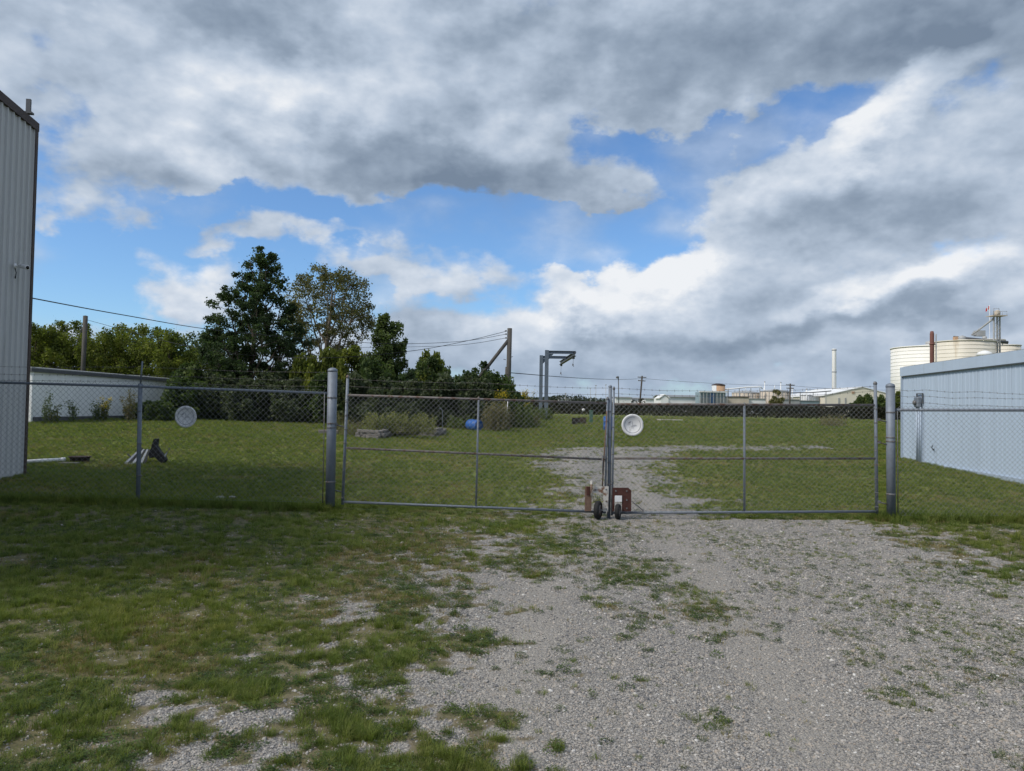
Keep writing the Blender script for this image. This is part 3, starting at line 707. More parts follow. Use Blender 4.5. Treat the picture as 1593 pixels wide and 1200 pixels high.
def build_fences():
    q = lambda x, y, d=FD: P(x, y, d)
    # left run
    f = thing('chain_link_fence', q(215, 772), 'chain link fence run to the left of the gate with three barbed wires', 'fence')
    rail = [q(-88, 593), q(215, 601.5), q(508, 612)]
    MB().tube(rail, 0.022, 10).build('top_rail', STEEL, f)
    pipe(f, 'post', q(214.5, 778), q(218.5, 597), 0.034, STEEL)
    pipe(f, 'barbed_wire_arm', q(218.5, 598), q(221.5, 563, FD - 0.12), 0.013, STEEL)
    MB().lathe(q(218.6, 603), [(.036, 0), (.04, .01), (.04, .05), (.03, .06)], 12).build('post_cap', STEEL, f)
    for yy in (640, 690, 740): clamp_ring(f, q(217, yy), 0.034, STEEL_DARK, 0.02)
    up = lambda p, h: Vector((p.x, p.y, p.z + h))
    chain_mesh('chain_link_mesh', q(-88, 768.5, FD - .03), q(215, 773, FD - .03), up(q(-88, 593, FD - .03), .06), up(q(218, 601.5, FD - .03), .06), f, seed=1, pitch=0.046)
    chain_mesh('chain_link_mesh', q(215, 773, FD - .03), q(503, 783, FD - .03), up(q(218, 601.5, FD - .03), .06), up(q(506, 612, FD - .03), .06), f, seed=2, pitch=0.046)
    for k, (y0, y1, y2) in enumerate(((568, 571, 580), (580, 583, 592), (589, 593, 602))):
        barbed(f, [q(-88, y0, FD - .09), q(220, y1, FD - .07), q(512, y2)], k)
    pipe(f, 'bottom_tension_wire', q(-88, 767.5, FD - .03), q(503, 782, FD - .03), 0.002, WIRE, 4)
    pipe(f, 'tension_bar', q(502, 783, FD - .035), q(505, 612, FD - .035), 0.008, STEEL_DARK, 6)
    # right run
    f = thing('chain_link_fence', q(1396, 803), 'chain link fence run right of the gate before the pale blue building', 'fence')
    pipe(f, 'top_rail', q(1394, 638), q(1905, 639), 0.026, STEEL)
    chain_mesh('chain_link_mesh', q(1397, 803, FD - .03), q(1905, 805, FD - .03), up(q(1397, 638, FD - .03), .07), up(q(1905, 639, FD - .03), .07), f, seed=5)
    for k, ys in enumerate(((606, 607, 610, 614), (615, 617, 619, 619), (626, 627, 630, 633))):
        barbed(f, [q(1388, ys[0]), q(1440, ys[1]), q(1520, ys[2]), q(1650, ys[3]), q(1905, ys[3] + 1)], 10 + k)
    pipe(f, 'post', q(1760, 812), q(1760, 634), 0.034, STEEL); pipe(f, 'barbed_wire_arm', q(1760, 634), q(1760, 603), 0.013, STEEL)
    pipe(f, 'tension_bar', q(1397, 803, FD - .035), q(1396, 640, FD - .035), 0.008, STEEL_DARK, 6)
    pipe(f, 'bottom_tension_wire', q(1397, 802, FD - .03), q(1905, 804, FD - .03), 0.002, WIRE, 4)
    # the two heavy gate posts
    for nm, a, b, r, lab in (('gate_post', q(513.5, 788), q(517.5, 577), 0.078, 'thick galvanised gate post at the hinge side of the rusty-railed left gate'),
                             ('gate_post', q(1386.5, 806), q(1385, 601), 0.070, 'thick galvanised gate post between the right gate and the blue building')):
        t = thing(nm, a, lab, 'post', 'gate posts')
        pipe(t, 'pipe', a, b, r, STEEL, 20)
        MB().lathe(b, [(r * 1.03, -.02), (r * 1.05, 0.0), (r * .96, .025), (r * .5, .045), (0.004, .052)], 20, (b - a)).build('cap', STEEL, t)
        for k in (0.10, 0.50, 0.53, 0.72): clamp_ring(t, a.lerp(b, 0.08 + k), r, STEEL_DARK, 0.028)
    # gate leaves
    for side in (0, 1):
        if side == 0:
            t = thing('gate', q(740, 788), 'left chain link gate leaf with rusty rails and white roller bracket', 'gate', 'double gate leaves')
            bl, tl, br, tr = q(533.5, 781), q(538.5, 615), q(941, 797), q(944, 627.5)
            st = [(q(533, 785), q(541, 588), 0.024), (q(740.5, 788), q(744.5, 621.5), 0.017), (q(941, 799), q(945, 622), 0.018)]
            mid = (q(536, 697), q(943, 715)); top_m, bot_m, v_m = STEEL_RUST, STEEL, STEEL
        else:
            t = thing('gate', q(1158, 797), 'right chain link gate leaf with dark red roller bracket and grey rails', 'gate', 'double gate leaves')
            bl, tl, br, tr = q(953, 798), q(955, 629), q(1364, 796), q(1362, 630.5)
            st = [(q(952, 802), q(955, 606), 0.018), (q(1158, 797), q(1158, 631), 0.019), (q(1364, 799), q(1361.5, 598), 0.026)]
            mid = (q(954, 713.5), q(1363, 713.5)); top_m, bot_m, v_m = STEEL_RUST, STEEL, STEEL
        pipe(t, 'top_rail', tl, tr, 0.021, top_m); pipe(t, 'bottom_rail', bl, br, 0.021, bot_m); pipe(t, 'middle_rail', *mid, 0.019, STEEL_RUST)
        for a, b, r in st:
            s = pipe(t, 'stile', a, b, r, v_m)
            MB().lathe(b, [(r * .9, -.01), (r * 1.25, .0), (r * 1.25, .02), (r * .6, .045), (.002, .05)], 10).build('cap', STEEL_DARK, s)
        dy = Vector((0, -.026, 0))
        chain_mesh('chain_link_mesh', bl + dy, br + dy, tl + dy, tr + dy, t, seed=7 + side)
        for yy in np.linspace(0.06, 0.94, 8):
            for a, b, r in (st[0], st[2]): clamp_ring(t, a.lerp(b, float(yy) * .86), r, STEEL_DARK, 0.016)
        if side == 0:
            for k, (y0, y1) in enumerate(((590, 604), (601, 614))): barbed(t, [q(540, y0), q(745, (y0 + y1) / 2 - 1), q(946, y1)], 20 + k)
            hinge = ((663, 522, 538), (764, 517, 534)); hx = (0.0)
        else:
            for k, (y0, y1) in enumerate(((604, 601), (612, 609))): barbed(t, [q(956, y0), q(1158, (y0 + y1) / 2 + 6), q(1362, y1)], 30 + k)
            hinge = ((655, 1366, 1381), (690, 1366, 1381), (783, 1366, 1381))
        for yy, xa, xb in hinge:
            h = MB().tube([q(xa, yy - 2), q(xb, yy + 2)], 0.011, 6)
            h.box(q(xa, yy - 2), (0.05, 0.07, 0.045)).build('hinge', STEEL_DARK, t)
        if side == 0:
            # latch rods
            pipe(t, 'drop_rod', q(937, 758, FD - .05), q(944, 640, FD - .05), 0.010, RUST_TAN, 8)
            MB().box(q(940, 712, FD - .05), (0.05, 0.05, 0.05)).tube([q(937, 708, FD - .07), q(938, 736, FD - .07)], 0.012, 6).build('latch', STEEL_DARK, t)
            D = FD - 0.10
            # tan rusty box with post
            bx = MB(); bx.box((q(911, 776, D) + q(919, 776, D)) / 2, (0.105, 0.06, 0.40))
            o = bx.build('spring_box', RUST_TAN, t)
            MB().tube([q(920, 748, D - .05), q(920.5, 774, D - .05)], 0.017, 8).build('rod', WHITE_WORN, o)
            MB().box(q(915, 764, D - .036), (0.05, 0.012, 0.14)).build('recess_plate', RUST, o)
            # white painted plate cut out over the wheel
            k = MB(); e = Vector((0, 0.012, 0))
            poly = [q(923, 757, D), q(947, 757, D), q(946, 796, D), q(938.5, 796, D), q(938.5, 767, D), q(923, 766.5, D)]
            k.prism(poly, e).build('wheel_bracket', WHITE_WORN, t)
            for bx_, by_ in ((926, 762), (943, 762), (943, 780), (943, 792)): MB().lathe(q(bx_, by_, D), [(.014, -.012), (.014, 0), (.008, .002)], 6, (0, 1, 0)).build('bolt', STEEL_DARK, t)
            wheel(t, q(930.5, 788.5, D - .02), 0.150, 0.085, math.radians(68))
        else:
            D = FD - 0.10; e = Vector((0, 0.012, 0)); k = MB()
            po = [q(953, 759, D), q(977, 759, D), q(982, 763, D), q(982, 796, D), q(967.5, 796, D), q(967.5, 772, D), q(956, 772, D), q(956, 796, D), q(952.5, 796, D)]
            k.prism(po, e).build('wheel_bracket', RUST, t)
            MB().box(q(962, 776, D - .012), (0.115, 0.006, 0.10)).build('name_plate', PLASTIC_WHITE, t)
            pipe(t, 'brace_rod', q(982, 779, D), q(1000, 794, D + .02), 0.009, STEEL_DARK, 6)
            MB().box(q(1000, 795, D + .02), (0.03, 0.03, 0.05)).build('brace_foot', STEEL_DARK, t)
            for bx_, by_ in ((958, 764), (975, 764), (975, 778), (975, 791)): MB().lathe(q(bx_, by_, D), [(.014, -.012), (.014, 0), (.008, .002)], 6, (0, 1, 0)).build('bolt', STEEL_DARK, t)
            wheel(t, q(961.5, 793.5, D - .02), 0.125, 0.075, math.radians(72))
    c = thing('gate_stop_post', q(947.5, 803), 'slim grey post standing where the two gate leaves meet', 'post')
    pipe(c, 'pipe', q(947, 806, FD + .03), q(949.5, 602, FD + .03), 0.029, STEEL, 14)
    MB().lathe(q(949.5, 602, FD + .03), [(.031, -.01), (.033, 0), (.026, .02), (.004, .03)], 14).build('cap', STEEL, c)
    for yy in (640, 680, 720, 754): clamp_ring(c, q(948, yy, FD + .03), .029, STEEL_DARK, .022)

def wheel(parent, c, R, w, ang):
    g = float(gz(c.x, c.y)); c = Vector((c.x, c.y, g + R + 0.005))
    ax = Vector((math.sin(ang), -math.cos(ang) , 0))
    pr = [(R * .62, -w / 2 * .8), (R * .86, -w / 2), (R * .97, -w * .34), (R, -w * .12), (R, w * .12), (R * .97, w * .34), (R * .86, w / 2), (R * .62, w / 2 * .8)]
    t = MB().lathe(c, pr, 28, ax).build('tyre', RUBBER, parent)
    MB().lathe(c, [(R * .2, -w * .5), (R * .6, -w * .42), (R * .6, w * .42), (R * .2, w * .5)], 20, ax).build('rim', STEEL_RUST, t)
    MB().tube([c - ax * w * .9, c + ax * w * .9], 0.012, 8).build('axle', STEEL_DARK, t)
build_fences()

def build_disc(px, py, y, label, behind):
    c = P(px, py, y); t = thing('round_sign', c, label, 'sign', 'round white discs hung on the wire')
    R = 0.181; ax = Vector((0.02, 1, 0.03))
    MB().lathe(c, [(R * .96, 0.010), (R, 0.005), (R, -0.004), (R * .93, -0.010), (R * .80, -0.006), (R * .78, -0.002), (0.01, -0.002)], 40, ax).build('disc', PLASTIC_WHITE, t)
    yb = c.y - 0.0065
    ring = MB(); n = 40
    for k in range(n):
        a0, a1 = 2 * math.pi * k / n, 2 * math.pi * (k + 1) / n
        ring.add([(c.x + math.cos(a) * r, yb, c.z + math.sin(a) * r) for a, r in ((a0, R * .70), (a1, R * .70), (a1, R * .74), (a0, R * .74))], [(0, 1, 2, 3)])
    ring.build('printed_ring', PRINT_GREY, t)
    mk = MB()
    for (dx, dz, w, h) in ((-.055, .035, .035, .012), (-.045, .05, .022, .01), (-.03, .06, .016, .006), (0.0, .0, .004, .12), (.02, -.012, .10, .004), (-.06, .005, .05, .004), (.03, .0, .05, .004)):
        mk.box((c.x + dx, yb, c.z + dz), (w, 0.001, h), Matrix.Rotation(-0.12, 3, 'Y'))
    mk.build('printed_marks', PRINT_GREY, t)
    for s in (1, -1):
        MB().tube([(c.x, c.y - .012, c.z + s * (R - .02)), (c.x, c.y - .014, c.z + s * (R + .006)), (c.x, c.y + .03, c.z + s * (R + .012))], 0.003, 5).build('wire_tie', WIRE_BARB, t)
build_disc(289, 648.5, FD + 0.0, 'round white disc wired to the left fence, crossed by mesh', True)
build_disc(984, 661.5, FD - 0.06, 'round white disc hung on the front of the right gate', False)

# ------------------------------------------------------------------ buildings nearby
def panel_wall(parent, a, b, z0, z1fun, material, width, rib_h, rib_n, name='wall_panel', thick=0.03):
    """row of upright metal sheets from a to b (seen from the side the ribs stand on); each sheet its own piece"""
    a = Vector((a[0], a[1], 0)); b = Vector((b[0], b[1], 0)); d = (b - a); L = d.length; d.normalize()
    nrm = Vector((d.y, -d.x, 0)); n = max(1, round(L / width)); w = L / n; out = []
    for k in range(n):
        prof = []; s0, s1 = k * w + 0.004, (k + 1) * w - 0.004
        for j in range(rib_n):
            c0 = s0 + (s1 - s0) * j / rib_n; c1 = s0 + (s1 - s0) * (j + 1) / rib_n; rw = min(0.035, (c1 - c0) * .2)
            prof += [(c0, 0), (c1 - rw * 2, 0), (c1 - rw * 1.5, rib_h), (c1 - rw * .5, rib_h)]
        prof.append((s1, 0)); m = MB()
        lo = [a + d * s + nrm * h for s, h in prof]
        vs_ = [Vector((p.x, p.y, z0)) for p in lo] + [Vector((p.x, p.y, z1fun((s - 0) / L))) for p, (s, h) in zip(lo, prof)]
        K = len(prof); back = [a + d * s0 - nrm * thick, a + d * s1 - nrm * thick]
        m.add(vs_, [(i, i + 1, K + i + 1, K + i) for i in range(K - 1)])
        m.add([Vector((back[0].x, back[0].y, z0)), Vector((back[1].x, back[1].y, z0)), Vector((back[1].x, back[1].y, z1fun(s1 / L))), Vector((back[0].x, back[0].y, z1fun(s0 / L)))], [(0, 1, 2, 3)])
        out.append(m.build(name, material, parent))
    return out

def build_left_building():
    c = G(35, 738.5); D = c.y; top = P(53, 195, D); zt = top.z
    x0 = c.x; ang = math.radians(9)                       # wall runs towards the camera and slightly inwards
    a = Vector((x0 + math.sin(ang) * 12.0, D - math.cos(ang) * 12.0, 0)); b = Vector((x0, D, 0))
    t = thing('metal_building', (x0, D, c.z), 'tall pale ribbed metal building with dark brown trim at far left', 'building')
    z0 = c.z - 0.25; rise = 0.35
    zf = lambda s: zt - 0.05 + rise * (1 - s)             # roof edge climbs towards the camera
    back = Vector((-7.0, 0, 0))
    # from the camera side to the far corner; ribs on the side facing the yard
    panel_wall(t, a, b, z0, lambda s: zt - 0.05 + rise * (1 - s), SIDING_GREY, 0.92, 0.038, 4)
    far = b + Vector((-math.cos(ang) * 8, -math.sin(ang) * 8, 0))
    MB().prism([(b.x, b.y - .02, z0), (far.x, far.y, z0), (far.x, far.y, zt), (b.x, b.y - .02, zt - .05)], (0, 0.03, 0)).build('end_wall', SIDING_GREY, t)
    nrm = Vector((math.cos(ang), math.sin(ang), 0)); dr = (a - b).normalized()
    MB().box((b.x + nrm.x * .0, b.y, (z0 + zt) / 2), (0.11, 0.11, zt - z0 - .1), ang).build('corner_trim', TRIM_BROWN, t)
    e = Vector((0, 0, 0.34))
    p0 = b + nrm * .06 - dr * .07; p1 = a + nrm * .06
    q0 = b - nrm * .10 - dr * .07; q1 = a - nrm * .10
    zt0, zt1 = zt - .12, zt - .12 + rise
    MB().add([(p0.x, p0.y, zt0), (p1.x, p1.y, zt1), (q1.x, q1.y, zt1), (q0.x, q0.y, zt0)] + [(v.x, v.y, z + .18) for v, z in ((p0, zt0), (p1, zt1), (q1, zt1), (q0, zt0))],
             [(0, 1, 2, 3), (4, 7, 6, 5), (0, 4, 5, 1), (2, 6, 7, 3), (1, 5, 6, 2), (0, 3, 7, 4)]).build('eave_trim', TRIM_BROWN, t)
    r0 = far; r1 = far + (a - b)
    MB().prism([(q0.x, q0.y, zt0 + .2), (q1.x, q1.y, zt1 + .2), (r1.x, r1.y, zt1 + 1.0), (r0.x, r0.y, zt0 + 1.0)], (0, 0, .03)).build('roof', ROOF_GREY, t)
    # small bracket left standing on the eave
    k = b + dr * 0.35 + nrm * .02; zb = zt0 + 0.22 + rise * .03
    MB().box((k.x, k.y, zb + .16), (0.09, 0.05, 0.32), ang).box((k.x, k.y, zb + .02), (.18, .12, .04), ang).build('roof_bracket', TRIM_GREY, t)
    # security camera on its arm
    w = P(14, 413, 1); s = None
    best = min((abs((P(20, 414, D - u * 0.01).x) - (b + dr * (u * 0.01 / math.cos(ang))).x), u) for u in range(0, 300))[1] * 0.01
    base = b + dr * (best / math.cos(ang)); cz = P(20, 414, base.y).z
    wp = Vector((base.x, base.y, cz)) + nrm * 0.03
    cm = thing('security_camera', wp, 'small white security camera on an arm on the left building wall', 'camera')
    MB().lathe(wp, [(.055, 0), (.055, .02), (.03, .035), (.005, .04)], 16, nrm).build('mount', PLASTIC_WHITE, cm)
    tip = wp + nrm * .14 + Vector((0, -.02, .0))
    pipe(cm, 'arm', wp, tip, .014, PLASTIC_WHITE, 8)
    dd = (nrm * .86 + Vector((-.1, -.42, -.16))).normalized()
    bd = MB().lathe(tip - dd * .05, [(.03, 0), (.046, .01), (.046, .2), (.05, .21), (.05, .245), (.035, .245)], 16, dd).build('body', PLASTIC_WHITE, cm)
    MB().lathe(tip - dd * .05, [(.036, .244), (.036, .252), (.01, .256)], 16, dd).build('lens', LENS, bd)
    pipe_pts = [wp + nrm * .01 + Vector((0, 0, -.03)), wp + nrm * .05 + Vector((0, -.02, -.14)), wp + nrm * .02 + Vector((0, .01, -.26)), wp + nrm * .04 + Vector((0, -.03, -.22))]
    MB().tube(pipe_pts, .009, 6).build('cable', BLACK_PLASTIC, cm)
build_left_building()

def build_blue_building():
    c = G(1404, 712.5); D0 = c.y; ht = P(1404, 573, D0).z - c.z
    D1 = D0 * 139 / 197.0; far = Vector((P(1404, 650, D0).x, D0, 0)); q = Vector((P(1593, 650, D1).x, D1, 0))
    d = (q - far).normalized(); L = 14.0; near = far + d * L
    t = thing('metal_building', (far.x, far.y, c.z), 'long low pale blue ribbed building behind the right fence', 'building')
    z0 = c.z - .35; fas = 0.30; zt = c.z + ht
    n = Vector((-d.y, d.x, 0)); n = n if n.x < 0 else -n
    panel_wall(t, near, far, z0, lambda s: zt - fas, SIDING_BLUE, 0.90, 0.009, 4) if (Vector((far - near).normalized()).y and Vector(((far - near).normalized().y, -(far - near).normalized().x, 0)).dot(n) > 0) else panel_wall(t, far, near, z0, lambda s: zt - fas, SIDING_BLUE, 0.90, 0.009, 4)
    rot = math.atan2(d.y, d.x); mid = (far + near) / 2
    MB().box((mid.x + n.x * .015, mid.y + n.y * .015, zt - fas / 2 + .02), (L + .1, .10, fas), rot).build('fascia', SIDING_BLUE, t)
    MB().box((mid.x + n.x * .05, mid.y + n.y * .05, zt - fas - .0), (L - .1, .03, .014), rot).build('drip_edge', TRIM_GREY, t)
    MB().box((far.x + n.x * .01 + d.x * .02, far.y + n.y * .01 + d.y * .02, (z0 + zt - fas) / 2), (.09, .09, zt - fas - z0), rot).build('corner_trim', TRIM_BLUE, t)
    MB().box((mid.x + n.x * .02, mid.y + n.y * .02, c.z - .12), (L - .2, .07, .18), rot).build('base_trim', TRIM_BLUE, t)
    bk = -n * 10
    MB().prism([(far.x, far.y, z0), (far.x + bk.x, far.y + bk.y, z0), (far.x + bk.x, far.y + bk.y, zt - .05), (far.x, far.y, zt - .05)], d * .05).build('end_wall', SIDING_BLUE, t)
    MB().prism([far + Vector((0, 0, zt + .01)) - n * .03, near + Vector((0, 0, zt + .01)) - n * .03, near + bk + Vector((0, 0, zt + .2)), far + bk + Vector((0, 0, zt + .2))], (0, 0, .04)).build('roof', ROOF_GREY, t)
    # electric meter with two conduits
    u = 0.0
    for k in range(400):
        w = far + d * (k * .02)
        e = (w - Vector((0, 0, 0))); px = CX + FPX * ((e.x * _r.x + e.y * _r.y) / (e.x * _f.x + e.y * _f.y))
        if px > 1433: break
    w = w + n * .05; zz = P(1433, 626, w.y).z; zg = float(gz(w.x, w.y))
    m = thing('electric_meter', (w.x, w.y, zg), 'grey electric meter box with conduits on the blue wall', 'meter')
    bx = MB().box((w.x + n.x * .06, w.y + n.y * .06, zz), (.30, .14, .34), rot, .03).build('meter_box', STEEL, m)
    MB().lathe(Vector((w.x, w.y, zz - .02)) + n * .12, [(.075, 0), (.075, .06), (.05, .085), (.01, .09)], 16, n).build('glass_dome', STEEL_DARK, bx)
    MB().box((w.x, w.y, zz + .28), (.46, .04, .02), rot).box((w.x + d.x * .22, w.y + d.y * .22, zz + .12), (.02, .04, .34), rot).box((w.x - d.x * .22, w.y - d.y * .22, zz + .12), (.02, .04, .34), rot).build('frame', TRIM_GREY, m)
    for s, r in ((-.10, .03), (.06, .03), (.20, .02)):
        pipe(m, 'conduit', Vector((w.x, w.y, zz - .16)) + d * s + n * .05, Vector((w.x, w.y, zg - .05)) + d * s + n * .05, r, TRIM_BLUE)
    # dark scuff: handle bolted to the wall
    w2 = far + d * 2.55 + n * .04; z2 = P(1463, 697, w2.y).z
    hb = thing('wall_hook', (w2.x, w2.y, z2), 'small dark hook on the lower part of the blue wall', 'hook')
    MB().tube([(w2.x, w2.y, z2 - .06), Vector((w2.x, w2.y, z2)) + n * .05, Vector((w2.x, w2.y, z2 + .07)) + n * .05 - d * -.08], .014, 6).build('bar', BLACK_PLASTIC, hb)
    MB().box((w2.x, w2.y, z2 - .06), (.05, .03, .05), rot).build('plate', BLACK_PLASTIC, hb)
build_blue_building()

def build_white_shed():
    D0 = 35.0; a = P(50, 578, D0); zt = a.z; x = a.x; D1 = 62.0
    g0 = float(gz(x, D0)); t = thing('white_shed', (x, D0, g0), 'long low white sided shed with grey roof edge behind the left lawn', 'building')
    zb = g0 - .3; ang = 0.02
    b = Vector((x + .9, D1, 0)); aa = Vector((x, D0, 0))
    panel_wall(t, aa, b, zb, lambda s: zt, SIDING_WHITE, 1.25, 0.012, 2)
    panel_wall(t, aa + Vector((-5, -.1, 0)), aa + Vector((0, 0, 0)), zb, lambda s: zt + .0, SIDING_WHITE, 1.25, 0.012, 2)
    MB().box((aa.x + .02, aa.y - .03, (zb + zt) / 2), (.12, .12, zt - zb)).build('corner_trim', SIDING_WHITE, t)
    m = (aa + b) / 2; rot = math.atan2(b.y - aa.y, b.x - aa.x)
    MB().box((m.x, m.y, zt + .06), ((b - aa).length + .4, .24, .16), rot).build('roof_edge', TRIM_GREY, t)
    MB().prism([(aa.x + .1, aa.y - .2, zt + .14), (b.x + .1, b.y, zt + .14), (b.x - 5, b.y, zt + .5), (aa.x - 5, aa.y - .2, zt + .5)], (0, 0, .05)).build('roof', ROOF_GREY, t)
    MB().box((m.x + .03, m.y, g0 + .12), ((b - aa).length - .3, .07, .3), rot).build('dark_skirting', TRIM_GREY, t)
    # framed post standing by its near corner
    p = thing('fence_post', on_ground(x + .45, D0 - 1.0), 'grey post with a white panel beside the near end of the white shed', 'post')
    pp = on_ground(x + .45, D0 - 1.0)
    pipe(p, 'pipe', pp + Vector((0, 0, -.2)), pp + Vector((0, 0, 2.75)), .07, STEEL_DARK)
    MB().box(pp + Vector((-.32, 0, .75)), (.45, .05, 1.1)).build('panel', WHITE_WORN, p)
build_white_shed()

# ------------------------------------------------------------------ things on the lawn
def build_chair():
    c = G(226, 722.5); D = c.y; g = c.z
    t = thing('patio_chair', c, 'dark plastic slatted patio chair tipped over on the left lawn', 'chair')
    q = lambda x, y, dd=0.0: P(x, y, D + dd)
    # the slatted back lies as a ramp: five slats with gaps
    A0, A1 = q(192, 722, -.05), q(227, 724, -.05); B0, B1 = q(216, 700, .42), q(234, 700, .42)
    n = 6
    for k in range(n):
        u0, u1 = (k + .08) / n, (k + .86) / n
        quad = [A0.lerp(A1, u0), A0.lerp(A1, u1), B0.lerp(B1, u1), B0.lerp(B1, u0)]
        MB().prism(quad, (0, 0.006, 0.018)).build('slat', BLACK_PLASTIC if k % 2 else SLAT_PALE, t)
    MB().tube([A0 + Vector((-.01, 0, .012)), A1 + Vector((.02, 0, .012))], .02, 8).build('back_rail', SLAT_PALE, t)
    MB().tube([q(199, 707, .35), q(206, 713, .25), q(214, 703, .40), q(222, 697, .45)], .02, 8).build('back_frame', BLACK_PLASTIC, t)
    # moulded seat side that sticks up, with the arm tip at the top
    poly = [q(231, 706, .1), q(235, 697, .1), (q(238.5, 684, .1)), q(241, 682.5, .1), q(243.3, 683, .1), q(242, 693, .1), q(247, 702, .1), q(254.5, 710, .1), q(256.5, 716, .1), q(252.5, 721, .1), q(246, 717, .1), q(240, 711, .1), q(232, 713, .1)]
    MB().prism(poly, (0.03, 0.10, 0)).build('side_panel', BLACK_PLASTIC, t)
    MB().prism([q(236, 705, .2), q(250, 718, .2), q(246, 712, .55), q(234, 701, .55)], (0, 0, .02)).build('seat', BLACK_PLASTIC, t)
    MB().tube([q(254, 716, .15), q(258, 707, .15), q(264, 697, .18)], [.028, .024, .016], 8).build('leg', SLAT_PALE, t)
    MB().tube([q(247, 719, .6), q(250, 709, .62)], .022, 8).build('leg', BLACK_PLASTIC, t)
SLAT_PALE = mat('pale_grey_plastic', (0.30, 0.32, 0.36), 0.5, 0, 0.15, 8)
build_chair()

def build_fire_ring():
    c = G(116, 720); t = thing('fire_pit', c, 'low rusty dark metal fire ring on the lawn by the white pipe', 'fire pit')
    MB().lathe(c + Vector((0, .22, -.02)), [(.20, 0), (.215, .02), (.225, .13), (.25, .135), (.25, .15), (.21, .15), (.195, .03), (.0, .02)], 24).build('bowl', mat('charred_rust', (0.045, 0.03, 0.026), 0.9, 0, .4, 12), t)
    MB().lathe(c + Vector((0, .22, .125)), [(.252, 0), (.262, .01), (.252, .022), (.24, .01)], 24).build('rim', mat('fire_ring_rim', (0.05, 0.035, 0.03), 0.9), t)
    a, b = G(24, 723), G(101, 718.5)
    p = thing('white_pipe', a, 'white plastic pipe lying on the grass beside the fire ring', 'pipe')
    MB().tube([a + Vector((0, 0, .05)), (a + b) / 2 + Vector((0, 0, .055)), b + Vector((0, 0, .05))], .05, 12).build('tube', PLASTIC_WHITE, p)
    MB().lathe(b + Vector((0, 0, .05)), [(.05, -.1), (.06, -.09), (.06, 0), (.05, .005)], 12, (b - a)).build('coupling', PLASTIC_WHITE, p)
    s = G(105, 722); st = thing('paving_slab', s, 'flat grey slab in the grass under the fire ring edge', 'slab')
    MB().box(s + Vector((.05, -.02, .015)), (.42, .25, .05), .1, .01).build('slab', STONE, st)
    r = random.Random(3); l = G(351, 778.5)
    li = thing('crumpled_litter', l, 'crumpled pale litter lying at the foot of the left fence', 'litter')
    for k in range(5):
        m = MB(); cc = l + Vector((r.uniform(-.13, .13), r.uniform(-.04, .04), .03))
        n = 9; ring = [cc + Vector((math.cos(i / n * 6.28) * r.uniform(.03, .085), math.sin(i / n * 6.28) * r.uniform(.02, .05), r.uniform(-.02, .045))) for i in range(n)]
        top = cc + Vector((0, 0, .05)); bot = cc + Vector((0, 0, -.03))
        m.add(ring + [top, bot], [(i, (i + 1) % n, n) for i in range(n)] + [((i + 1) % n, i, n + 1) for i in range(n)]); m.build('scrap', WHITE_WORN, li)
build_fire_ring()

# ------------------------------------------------------------------ leaves, trees, shrubs
def leaf_quads(P_, size, seed, up=0.35):
    r = np.random.default_rng(seed); n = len(P_)
    t = r.normal(size=(n, 3)); t[:, 2] -= 0.3; t /= np.linalg.norm(t, axis=1)[:, None]
    nn = r.normal(size=(n, 3)); nn[:, 2] += up; s = np.cross(t, nn); s /= np.linalg.norm(s, axis=1)[:, None]
    L = (size * r.uniform(0.65, 1.3, n))[:, None]; up_ = np.cross(s, t)
    V = np.stack([P_ - t * L * .5, P_ + s * L * .34 + up_ * L * .06, P_ + t * L * .5, P_ - s * L * .34 + up_ * L * .06], 1).reshape(-1, 3)
    F = np.arange(n * 4).reshape(-1, 4)
    return V, F

